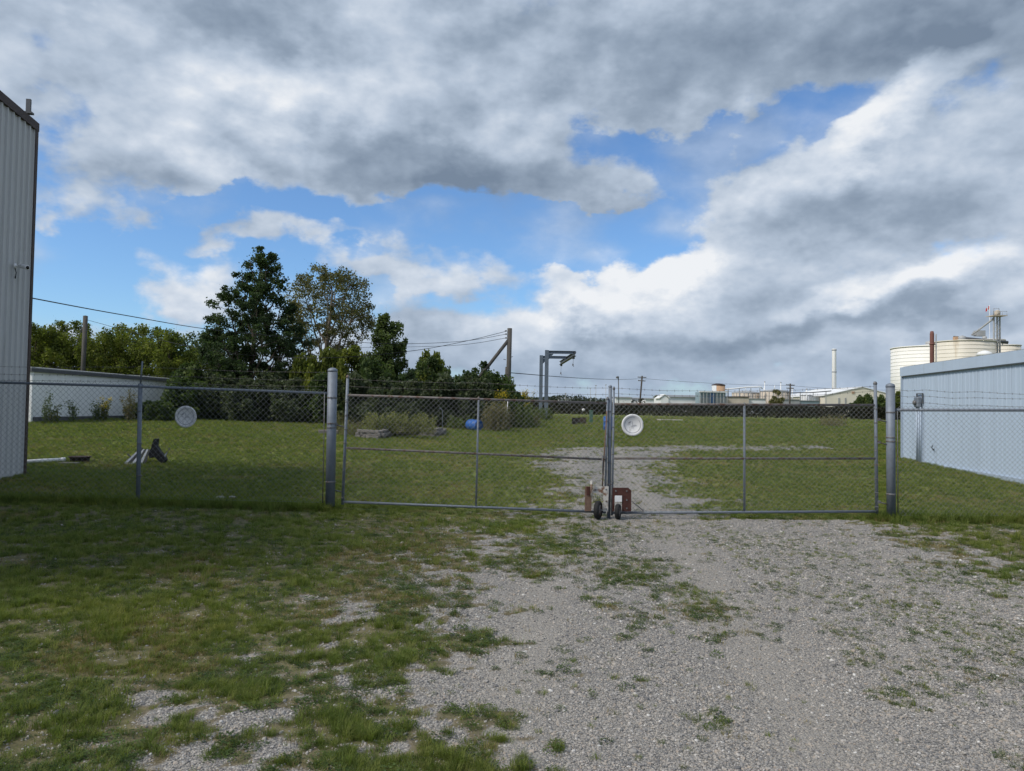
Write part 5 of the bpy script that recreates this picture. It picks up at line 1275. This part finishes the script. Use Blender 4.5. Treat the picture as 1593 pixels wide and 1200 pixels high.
# ------------------------------------------------------------------ hedge and far woods
def build_hedge():
    r = np.random.default_rng(31); n = 52000
    a, b = at_px(770, 98), at_px(1700, 78); u = r.uniform(size=n)
    h = r.uniform(size=n) ** .75; lump = value_noise(u * 60, u * 0 + 3, 1.0, 4, 5, .6)
    base = np.array(a)[None] * (1 - u)[:, None] + np.array(b)[None] * u[:, None]
    top = np.interp(u, [0, .2, .55, 1], [1.45, 1.35, 1.45, 1.5]) * (.84 + .34 * lump)
    pts = base + np.stack([r.normal(0, .1, n), r.uniform(-.9, .9, n) * (1.1 - .5 * h), h * top], 1); pts[:, 2] += .03
    V, F = leaf_quads(pts - np.array(a)[None], .2, 6)
    t = thing('field_hedge', a, 'long low dark hedge along the far edge of the field', 'hedge')
    rnd = np.clip(value_noise(u * 90, h * 2, 1, 2, 8) * .9 + r.uniform(-.3, .3, n), 0, 1)
    link('foliage', np_mesh('foliage', V, F, LM_HEDGE, False, {'rnd': ('FACE', rnd)}), t)
    st = MB()
    for k in range(90):
        p = a.lerp(b, (k + .5) / 90); p = on_ground(p.x, p.y); st.tube([p, p + Vector((r.normal(0, .2), 0, 1.1))], [.05, .02], 4, caps=False)
    st.build('stems', BARK, t)
    for px, py in ((906, 638), (1071, 635)):
        q = P(px, py, 95); f = thing('white_float', q, 'small white ball caught in the hedge ' + ('left' if px < 1000 else 'right') + ' of the middle gate posts', 'ball')
        MB().lathe(q + Vector((0, -1.2, -.16)), [(.03, 0), (.12, .03), (.19, .1), (.21, .18), (.18, .27), (.10, .33), (.02, .35)], 14).build('shell', PLASTIC_WHITE, f)
        MB().tube([q + Vector((0, -1.2, .17)), q + Vector((0, -1.2, .23))], .03, 6).build('neck', PLASTIC_WHITE, f)
    # dark wood along the horizon
    n = 60000; px = np.concatenate([r.uniform(560, 1110, n // 2), r.uniform(-100, 1800, n // 2)]); D = r.uniform(330, 460, n)
    x = np.array([(p - CX) / FPX for p in px]) * D; ln = value_noise(x, x * 0, .035, 4, 71, .62)
    hh = (1.5 + 7.5 * ln) * np.where(px < 1150, 1, .85); z = r.uniform(size=n) ** .8 * hh
    pts = np.stack([x, D, .95 + z], 1); V, F = leaf_quads(pts, .95, 12)
    o = link('distant_woods', np_mesh('distant_woods', V, F, LM_FAR, False, {'rnd': ('FACE', r.uniform(size=n))}))
    tag(o, 'dark wooded skyline along the horizon', 'woods', kind='stuff')
    # rounded bushes by the cream hall
    env = lambda t: 1.0 * math.sin(math.pi * (.3 + t * .64)) ** .6
    for k, (pxx, py, D_, w, lm, lab) in enumerate(((1345, 612, 92, 2.0, LM_GREEN, 'round green bush before the cream hall, left of the gate hinge'), (1395, 611, 90, 1.6, LM_LIME, 'yellow green bush between the gate post and the blue building'), (1372, 615, 95, 1.6, LM_GREEN, 'green bush right behind the right gate hinge stile'))):
        t = make_tree('field_bush', lab, at_px(pxx, D_), top_h(pxx, py, D_), (lambda w_: (lambda t: w_ * math.sin(math.pi * (.3 + t * .64)) ** .6))(w), .03, 46, 220, .24, .3, lm, BARK, .08, .4, 150 + k, cat='bush', group='bushes near the cream hall', stems=3, sub=False)
    make_tree('field_tree', 'small pale tree standing before the round tanks', at_px(1208, 240), top_h(1208, 607, 240), lambda t: 2.4 * math.sin(math.pi * (.2 + t * .7)), .1, 30, 90, .5, .5, LM_OLIVE, BARK, .15, .8, 160, sub=False)
LM_FAR = leaf_mat('far_wood_leaf', [(0.022, 0.032, 0.022), (0.035, 0.046, 0.03), (0.05, 0.058, 0.04)], 0.2)
build_hedge()

# ------------------------------------------------------------------ the plant on the horizon
def gable_hall(t, x0, x1, y0, y1, zb, ze, zr, wm, rm, ridge='y'):
    """walls and a pitched roof; ridge along y shows a gable end to the camera"""
    if ridge == 'y':
        xm = (x0 + x1) / 2; o = .25
        MB().prism([(x0, y0, zb), (x1, y0, zb), (x1, y0, ze), (xm, y0, zr), (x0, y0, ze)], (0, y1 - y0, 0)).build('wall', wm, t)
        for xa, xb, za, zc in ((x0 - .5, xm, ze - .05, zr + .12), (xm, x1 + .5, zr + .12, ze - .05)):
            MB().prism([(xa, y0 - o, za), (xb, y0 - o, zc), (xb, y0 - o, zc + .25), (xa, y0 - o, za + .25)], (0, y1 - y0 + 2 * o, 0)).build('roof_slope', rm, t)
    else:
        MB().box(((x0 + x1) / 2, (y0 + y1) / 2, (zb + ze) / 2), (x1 - x0, y1 - y0, ze - zb)).build('wall', wm, t)
        ym = (y0 + y1) / 2
        for ya, yb, za, zc in ((y0 - .5, ym, ze, zr), (ym, y1 + .5, zr, ze)):
            MB().prism([(x0 - .4, ya, za), (x0 - .4, yb, zc), (x0 - .4, yb, zc + .25), (x0 - .4, ya, za + .25)], (x1 - x0 + .8, 0, 0)).build('roof_slope', rm, t)
def px_x(px, D): return P(px, 625, D).x
def px_z(px, py, D): return P(px, py, D).z
def silo(t, cx, cy, R, zt, zb, material, ribs=14, roof_h=2.0):
    MB().lathe((cx, cy, zb), [(R, 0), (R, zt - zb)], 48).build('wall', material, t)
    for k in range(1, ribs):
        z = zb + (zt - zb) * k / ribs; MB().lathe((cx, cy, z - .06), [(R - .02, 0), (R + .05, .03), (R + .05, .09), (R - .02, .12)], 48).build('hoop', material, t)
    MB().lathe((cx, cy, zt - .02), [(R + .15, 0), (R + .15, .25), (R * .5, roof_h * .6), (R * .16, roof_h), (.3, roof_h)], 48).build('roof', material, t)
    MB().lathe((cx, cy, zt + roof_h - .15), [(R * .12, 0), (R * .12, .8), (.2, 1.1)], 16).build('roof_vent', PLANT_GREY, t)

def build_plant():
    D = 180.0; m_ = D / FPX; gr = .95
    S = [(1447, 543, 55, 0, SILO_WHITE, 'big white grain silo, leftmost behind the blue building'), (1497, 534, 44, -8, SILO_TAN, 'tan weathered grain silo right of the red stack'),
         (1532, 531, 27, 16, SILO_TAN, 'smaller tan silo partly hidden behind the conveyor'), (1566, 539, 19, 10, SILO_TAN, 'smallest tan silo right of the elevator tower')]
    for px, py, rp, dy, m, lab in S:
        d = D + dy; t = thing('grain_silo', (px_x(px, d), d, gr), lab, 'silo', 'grain silos'); silo(t, px_x(px, d), d, rp * d / FPX, px_z(px, py, d), gr - .5, m, 20, rp * m_ * .12)
    d = 150; x = px_x(1450, d); t = thing('red_stack', (x, d, gr), 'dull red pipe stack standing before the silos', 'chimney')
    MB().lathe((x, d, gr - .5), [(.40, 0), (.40, px_z(1450, 516, d) - gr), (.28, px_z(1450, 514, d) - gr + .3)], 14).build('pipe', STACK_RED, t)
    MB().lathe((x, d, px_z(1450, 537, d)), [(.42, 0), (.5, .1), (.5, .3), (.42, .4)], 14).build('collar', STACK_RED, t)
    pipe(t, 'side_pipe', Vector((px_x(1456, d), d, gr)), Vector((px_x(1456.5, d), d, px_z(1456, 520, d))), .12, PLANT_GREY, 8)
    pipe(t, 'strut', Vector((x, d, px_z(1450, 537, d))), Vector((px_x(1457, d), d, px_z(1450, 536, d))), .1, PLANT_GREY, 6)
    # bucket elevator tower
    d = 168; t = thing('elevator_tower', (px_x(1551, d), d, gr), 'grain elevator tower with railed platform above the silos', 'tower')
    for px in (1546.5, 1551.8, 1555.8): MB().box((px_x(px, d), d, (px_z(px, 492, d) + gr) / 2), (.2, .4, px_z(px, 492, d) - gr)).build('leg_casing', PLANT_GREY, t)
    for k in range(9):
        z0 = px_z(1551, 556 - k * 6.5, d); MB().tube([(px_x(1547.5, d), d - .3, z0), (px_x(1555, d), d - .3, z0 + 1)], .05, 4).build('lattice_bar', PLANT_GREY, t)
    zp = px_z(1551, 492, d); xc = px_x(1551, d)
    pf = MB().box((xc, d, zp), (3.3, 2.6, .15)).build('platform', PLANT_TAN, t)
    for sx in (-1.55, -.5, .5, 1.55): MB().tube([(xc + sx, d - 1.2, zp), (xc + sx, d - 1.2, zp + .95)], .04, 4).build('railing_post', PLANT_GREY, pf)
    MB().tube([(xc - 1.55, d - 1.2, zp + .95), (xc + 1.55, d - 1.2, zp + .95)], .04, 4).build('hand_rail', PLANT_GREY, pf)
    MB().lathe((xc - .1, d - .4, zp + .1), [(.55, 0), (.6, .3), (.6, .9), (.3, 1.2)], 14).build('head_housing', PLANT_TAN, t)
    MB().tube([(xc - .65, d, zp), (xc - .65, d, zp + 1.75), (xc + .55, d, zp + 1.75), (xc + .55, d, zp)], .07, 5).build('hoist_frame', PLANT_GREY, t)
    MB().tube([(px_x(1546, d), d, px_z(1546, 496, d)), (px_x(1529, d), d + 4, px_z(1529, 519, d))], .22, 8).build('spout', PLANT_GREY, t)
    # conveyor over the silo roofs
    c = thing('roof_conveyor', (px_x(1490, 176), 176, px_z(1490, 528, 176)), 'conveyor bridge and drive housing running over the silo roofs', 'conveyor')
    MB().tube([(px_x(1484, 176), 176, px_z(1484, 525, 176)), (px_x(1568, 176), 176, px_z(1568, 533, 176))], .38, 6).build('belt_casing', TRIM_GREY, c)
    MB().box((px_x(1486, 176), 175.5, px_z(1486, 527.5, 176)), (1.1, 1, .9)).build('end_drum', PLANT_ORANGE, c)
    MB().box((px_x(1524, 174), 174, px_z(1526, 519, 174)), (2.0, 1.4, 1.3)).box((px_x(1519, 174), 174, px_z(1519, 519, 174)), (1.0, 1.2, .7)).build('drive_housing', PLANT_GREY, c)
    for px in (1500, 1515, 1530, 1545, 1560): MB().box((px_x(px, 176), 176, px_z(px, 533, 176)), (.16, .16, 1.6)).build('support_leg', PLANT_GREY, c)
    d = 140; x, z = px_x(1532, d), px_z(1532, 552, d); v = thing('roof_fan', (x, d, z), 'white domed roof fan just above the blue building edge', 'fan')
    MB().lathe((x, d, z - 1), [(1.2, 0), (1.2, .8), (1.5, .9), (1.1, 1.45), (.3, 1.75)], 18).build('cowl', PLANT_WHITE, v); MB().box((x + 1.6, d, z - .35), (1.6, 1.2, .2), Matrix.Rotation(-.25, 3, 'Y')).build('flap', TRIM_GREY, v)
    MB().box((x, d, (z - 1 + gr) / 2 - .3), (2.0, 2.0, z - 1 - gr + .6)).build('riser', PLANT_GREY, v)
    # flag
    d = 190; x, z = px_x(1540, d), px_z(1540, 476, d); f = thing('flag', (x, d, gr), 'tiny red and white flag flying left of the elevator tower', 'flag')
    pipe(f, 'flagpole', Vector((x, d, gr)), Vector((x, d, z + .2)), .05, PLANT_WHITE, 6)
    for k, m in enumerate((RED, WHITE_CLOTH, RED)): MB().prism([(x - .05 - k * .28 - (0 if k == 0 else .0), d, z - k * .25), (x - .33 - k * .28, d + .08, z - .25 - k * .25), (x - .40 - k * .28, d + .08, z - 1.1 - k * .25), (x - .12 - k * .28, d, z - .9 - k * .25)], (0, .03, 0)).build('stripe', m, f)
    # white chimney
    d = 300; x = px_x(1297.5, d); t = thing('white_chimney', (x, d, gr), 'slender pale chimney left of the cream hall', 'chimney')
    MB().lathe((x, d, gr - .5), [(.92, 0), (.80, px_z(1297, 545, d) - gr), (.80, px_z(1297, 543, d) - gr + .5)], 20).build('shaft', SILO_WHITE, t)
    for yy in (546, 580): MB().lathe((x, d, px_z(1297, yy, d)), [(.84, 0), (.95, .1), (.95, .5), (.84, .6)], 20).build('band', PLANT_GREY, t)
    # cream gable hall
    d = 260; t = thing('cream_hall', (px_x(1330, d), d, gr), 'cream metal hall with a shallow gable left of the right gate post', 'building')
    gable_hall(t, px_x(1283, d), px_x(1400, d), d, d + 40, gr - .5, px_z(1285, 616, d), px_z(1325, 603, d), CREAM, PLANT_WHITE)
    MB().box((px_x(1327, d), d - .1, px_z(1327, 611, d)), (.9, .2, .7)).build('gable_vent', PLANT_ORANGE, t)
    for px in (1305, 1315, 1340): MB().box((px_x(px, d), d - .1, px_z(px, 625, d)), (.5, .2, 2.6)).build('door_frame', PLANT_GREY, t)
    # white warehouses left of the plant
    for px0, px1, ye, yr, yb, d, lab, rd in ((1028, 1088, 618, 615, 634, 250, 'long white warehouse with grey roof edge left of the plant', 'x'), (958, 982, 619, 617.5, 632, 330, 'small white shed right of the lamp post on the horizon', 'x'), (983, 996, 620.5, 619, 632, 340, 'tiny pale shed left of the tilted power pole', 'x'), (1004, 1028, 621, 619.5, 632, 330, 'low pale shed between the tilted power pole and the warehouse', 'x'), (870, 890, 621, 619.5, 632, 350, 'low pale shed left of the meeting gate posts on the horizon', 'x'), (800, 822, 623, 622, 632, 360, 'faint low shed behind the gantry posts on the horizon', 'x')):
        x0, x1 = px_x(px0, d), px_x(px1, d); t = thing('warehouse', (x0, d, gr), lab, 'building', 'pale sheds on the horizon')
        gable_hall(t, x0, x1, d, d + 12, gr - .5, px_z(px0, ye, d), px_z(px0, yr, d), PLANT_WHITE, ROOF_GREY, 'x')
        n = max(1, int((x1 - x0) / 5))
        for k in range(n): MB().box((x0 + (k + .5) * (x1 - x0) / n, d - .06, gr + 1.7), (1.6, .1, 2.6)).build('door', PLANT_GREY, t)
    d = 245; x0 = px_x(1028, d); x1 = px_x(1040, d); t = thing('warehouse', (x0, d, gr), 'bright white gabled end building at the left of the long warehouse', 'building', 'pale sheds on the horizon')
    gable_hall(t, x0, x1, d, d + 8, gr - .5, px_z(1030, 620, d), px_z(1030, 615, d), PLANT_WHITE, PLANT_WHITE)
    # framed blue-green process building and the orange tank
    d = 240; x0, x1 = px_x(1089, d), px_x(1131, d); zt = px_z(1100, 609.5, d); t = thing('process_building', (x0, d, gr), 'blue green glazed process building below the orange tank', 'building')
    MB().box(((x0 + x1) / 2, d + 4, (zt + gr) / 2), (x1 - x0 - .6, 7, zt - gr - .2)).build('wall', PLANT_TEAL, t)
    for k in range(9): MB().box((x0 + k * (x1 - x0) / 8, d, (zt + gr) / 2), (.18, .3, zt - gr)).build('column', PLANT_GREY, t)
    MB().box(((x0 + x1) / 2, d, zt), (x1 - x0 + .6, .6, .4)).build('roof_edge', PLANT_WHITE, t); MB().box((px_x(1108, d), d + .2, px_z(1108, 622, d)), (1.7, .4, 4.2)).build('dark_panel', PLANT_NAVY, t)
    for k in range(8): MB().box((x0 + (k + .5) * (x1 - x0) / 8, d + .4, (zt + gr) / 2 + .4), (.55, .2, 2.2)).build('window', PLANT_GREY, t)
    d = 250; x = px_x(1117.5, d); R = 10 * d / FPX; t = thing('storage_tank', (x, d, gr), 'round tank, white on the left and rust orange, above the process building', 'tank', 'plant tanks')
    zt = px_z(1117, 600, d); MB().lathe((x, d, gr), [(R, 0), (R, zt - gr)], 32).build('wall', PLANT_ORANGE, t); MB().lathe((x, d, zt), [(R + .1, 0), (R + .1, .3), (R * .2, .7)], 32).build('lid', TRIM_BROWN, t)
    m = MB(); n = 10
    for k in range(n):
        a0 = math.radians(180 + 62 * k / n - 5); a1 = math.radians(180 + 62 * (k + 1) / n - 5); rr = R + .04
        m.add([(x + math.cos(a) * rr, d + math.sin(a) * rr, z) for a, z in ((a0, gr), (a1, gr), (a1, zt - .05), (a0, zt - .05))], [(0, 1, 2, 3)])
    m.build('white_side', PLANT_WHITE, t)
    # round tanks
    for px, rp, py, dd, mt, lab in ((1160, 21, 612, 262, PLANT_TAN, 'wide tan tank with domed top left of the pale tree'), (1205, 22, 610, 256, PLANT_TAN, 'wide tan tank with domed top behind the pale tree'), (1188, 12, 612, 285, PLANT_GREY, 'grey tank squeezed between the two wide tan tanks'), (1254, 9, 616, 270, PLANT_WHITE, 'small white tank right of the power pole'), (1268, 6, 619, 265, PLANT_TEAL, 'small blue tank left of the chimney')):
        x = px_x(px, dd); R = rp * dd / FPX; zt = px_z(px, py, dd); t = thing('storage_tank', (x, dd, gr), lab, 'tank', 'plant tanks')
        MB().lathe((x, dd, gr), [(R, 0), (R, zt - gr)], 32).build('wall', mt, t); MB().lathe((x, dd, zt), [(R + .1, 0), (R + .1, .2), (R * .6, R * .12), (.3, R * .2)], 32).build('dome', PLANT_GREY, t)
        for k in range(12):
            a = math.pi + math.pi * k / 11; MB().box((x + math.cos(a) * (R + .06), dd + math.sin(a) * (R + .06), (zt + gr) / 2), (.16, .16, zt - gr)).build('stiffener', PLANT_GREY, t)
        pipe(t, 'vent_pipe', Vector((x, dd, zt + R * .15)), Vector((x, dd, zt + R * .15 + 1.6)), .13, PLANT_WHITE, 6)
    for px0, px1, y0, y1, d, mt, lab in ((1130, 1165, 618, 633, 244, PLANT_TAN, 'low tan plant building before the wide tanks'), (1163, 1191, 621, 633, 246, PLANT_WHITE, 'low white plant building before the wide tanks'), (1216, 1244, 622, 633, 248, PLANT_GREY, 'low grey plant building right of the pale tree'), (1246, 1275, 624, 633, 250, PLANT_TEAL, 'low blue green plant building left of the chimney')):
        x0, x1 = px_x(px0, d), px_x(px1, d); t = thing('plant_building', (x0, d, gr), lab, 'building', 'low plant buildings'); zt = px_z(px0, y0, d)
        MB().box(((x0 + x1) / 2, d + 3, (zt + gr) / 2 - .2), (x1 - x0, 6, zt - gr + .4)).build('wall', mt, t); MB().box(((x0 + x1) / 2, d + 3, zt + .12), (x1 - x0 + .5, 6.5, .22)).build('roof', TRIM_BROWN if mt is PLANT_TAN else ROOF_GREY, t)
        for k in range(4): MB().box((x0 + (k + .5) * (x1 - x0) / 4, d - .05, gr + 1.7), (.8, .1, 1.2)).build('window', PLANT_NAVY, t)
    # overhead pipe bridge and vent stacks
    d = 252; t = thing('pipe_bridge', (px_x(1130, d), d, gr), 'white overhead pipe stepping across the plant roofs', 'pipe')
    MB().tube([(px_x(px, d), d, px_z(px, py, d)) for px, py in ((1128, 606), (1145, 604.5), (1163, 602.5), (1183, 602), (1186, 605))], .22, 8).build('pipe', PLANT_WHITE, t)
    for px in (1133, 1150, 1168, 1182): MB().box((px_x(px, d), d, (px_z(px, 604, d) + gr) / 2), (.22, .22, px_z(px, 604, d) - gr)).build('support', PLANT_GREY, t)
    t = thing('pipe_bridge', (px_x(1205, d), d, gr), 'thin dark overhead pipe from the tanks towards the chimney', 'pipe')
    MB().tube([(px_x(px, d), d, px_z(px, py, d)) for px, py in ((1200, 611), (1230, 611.5), (1262, 611), (1293, 608.5))], .16, 8).build('pipe', TRIM_GREY, t)
    for px in (1222, 1245, 1265, 1285): MB().box((px_x(px, d), d, (px_z(px, 610, d) + gr) / 2), (.2, .2, px_z(px, 610, d) - gr)).build('support', PLANT_GREY, t)
    for px, py, lab in ((1189.5, 595, 'thin white vent stack left of the pale tree'), (1214.5, 596, 'thin white vent stack right of the pale tree'), (1232.5, 605, 'short white vent stack beside the right power pole'), (1255, 606, 'short white vent stack over the small white tank')):
        d = 258; x = px_x(px, d); t = thing('vent_stack', (x, d, gr), lab, 'chimney', 'vent stacks of the plant'); MB().lathe((x, d, gr), [(.2, 0), (.16, px_z(px, py, d) - gr)], 10).build('pipe', PLANT_WHITE, t); MB().lathe((x, d, px_z(px, py, d)), [(.24, 0), (.24, .2), (.1, .4)], 10).build('cap', PLANT_GREY, t)
    # power poles and lamp
    for px, y0, tiltx, d, lab in ((994, 585, 5, 170, 'tilted dark power pole with crossarms on the horizon'), (1228, 597, 1.5, 175, 'dark power pole with crossarms before the round tanks')):
        x = px_x(px, d); top = P(px + tiltx, y0, d); t = thing('power_pole', (x, d, gr), lab, 'pole', 'power poles on the horizon'); pipe(t, 'pole', Vector((x, d, gr - .5)), top, .19, WOOD_DARK, 8)
        for k, w in ((.35, 1.0), (1.15, .85)):
            m = top.lerp(Vector((x, d, gr)), k / (top.z - gr)); arm = MB().box(m, (w * 2, .16, .16), Matrix.Rotation(.05, 3, 'Y')).build('crossarm', WOOD_DARK, t)
            for s in (-.9, -.45, .45, .9): MB().lathe(m + Vector((s * w, 0, .08)), [(.05, 0), (.07, .08), (.04, .2)], 6).build('insulator', PLANT_GREY, arm)
    x = px_x(963, 150); t = thing('street_lamp', (x, 150, gr), 'thin lamp post with a small head right of the meeting gate posts', 'lamp')
    pipe(t, 'pole', Vector((x, 150, gr - .3)), P(962, 588, 150), .10, TRIM_GREY, 8); hd = P(962, 588, 150); MB().lathe(hd + Vector((-.1, 0, -.1)), [(.1, 0), (.32, .1), (.32, .3), (.12, .45)], 10, (-.4, -.2, .8)).build('lamp_head', TRIM_GREY, t)
    for k, px in enumerate((918.5, 927, 942.5, 880)):
        d = 200; x = px_x(px, d); t = thing('flood_pole', (x, d, gr), ('slim pale pole first left of the meeting gate posts', 'slim pale pole second left of the meeting gate posts', 'slim pale pole right beside the meeting gate posts', 'slim pale pole between the gantry and the crates')[k], 'pole', 'slim pale poles on the horizon')
        pipe(t, 'pole', Vector((x, d, gr - .3)), P(px, (604, 600, 599, 612)[k], d), .07, PLANT_GREY, 6); MB().box(P(px, (604, 600, 599, 612)[k], d), (.5, .2, .16)).build('head', PLANT_GREY, t)
    def far_wire(pts, lab):
        t = thing('overhead_wire', pts[0], lab, 'wire', 'overhead wires'); out = []
        for a, b in zip(pts[:-1], pts[1:]):
            for k in range(8): s = k / 8; out.append(a.lerp(b, s) + Vector((0, 0, -4 * .35 * s * (1 - s))))
        out.append(pts[-1]); MB().tube(out, .028, 4).build('strand', BLACK_PLASTIC, t)
    far_wire([P(792, 580, 52), P(998, 589, 170)], 'far wire from the propped pole towards the tilted power pole')
    far_wire([P(999, 589, 170), P(1229, 600, 175), P(1400, 607, 180)], 'far wire between the two power poles on the horizon')
build_plant()
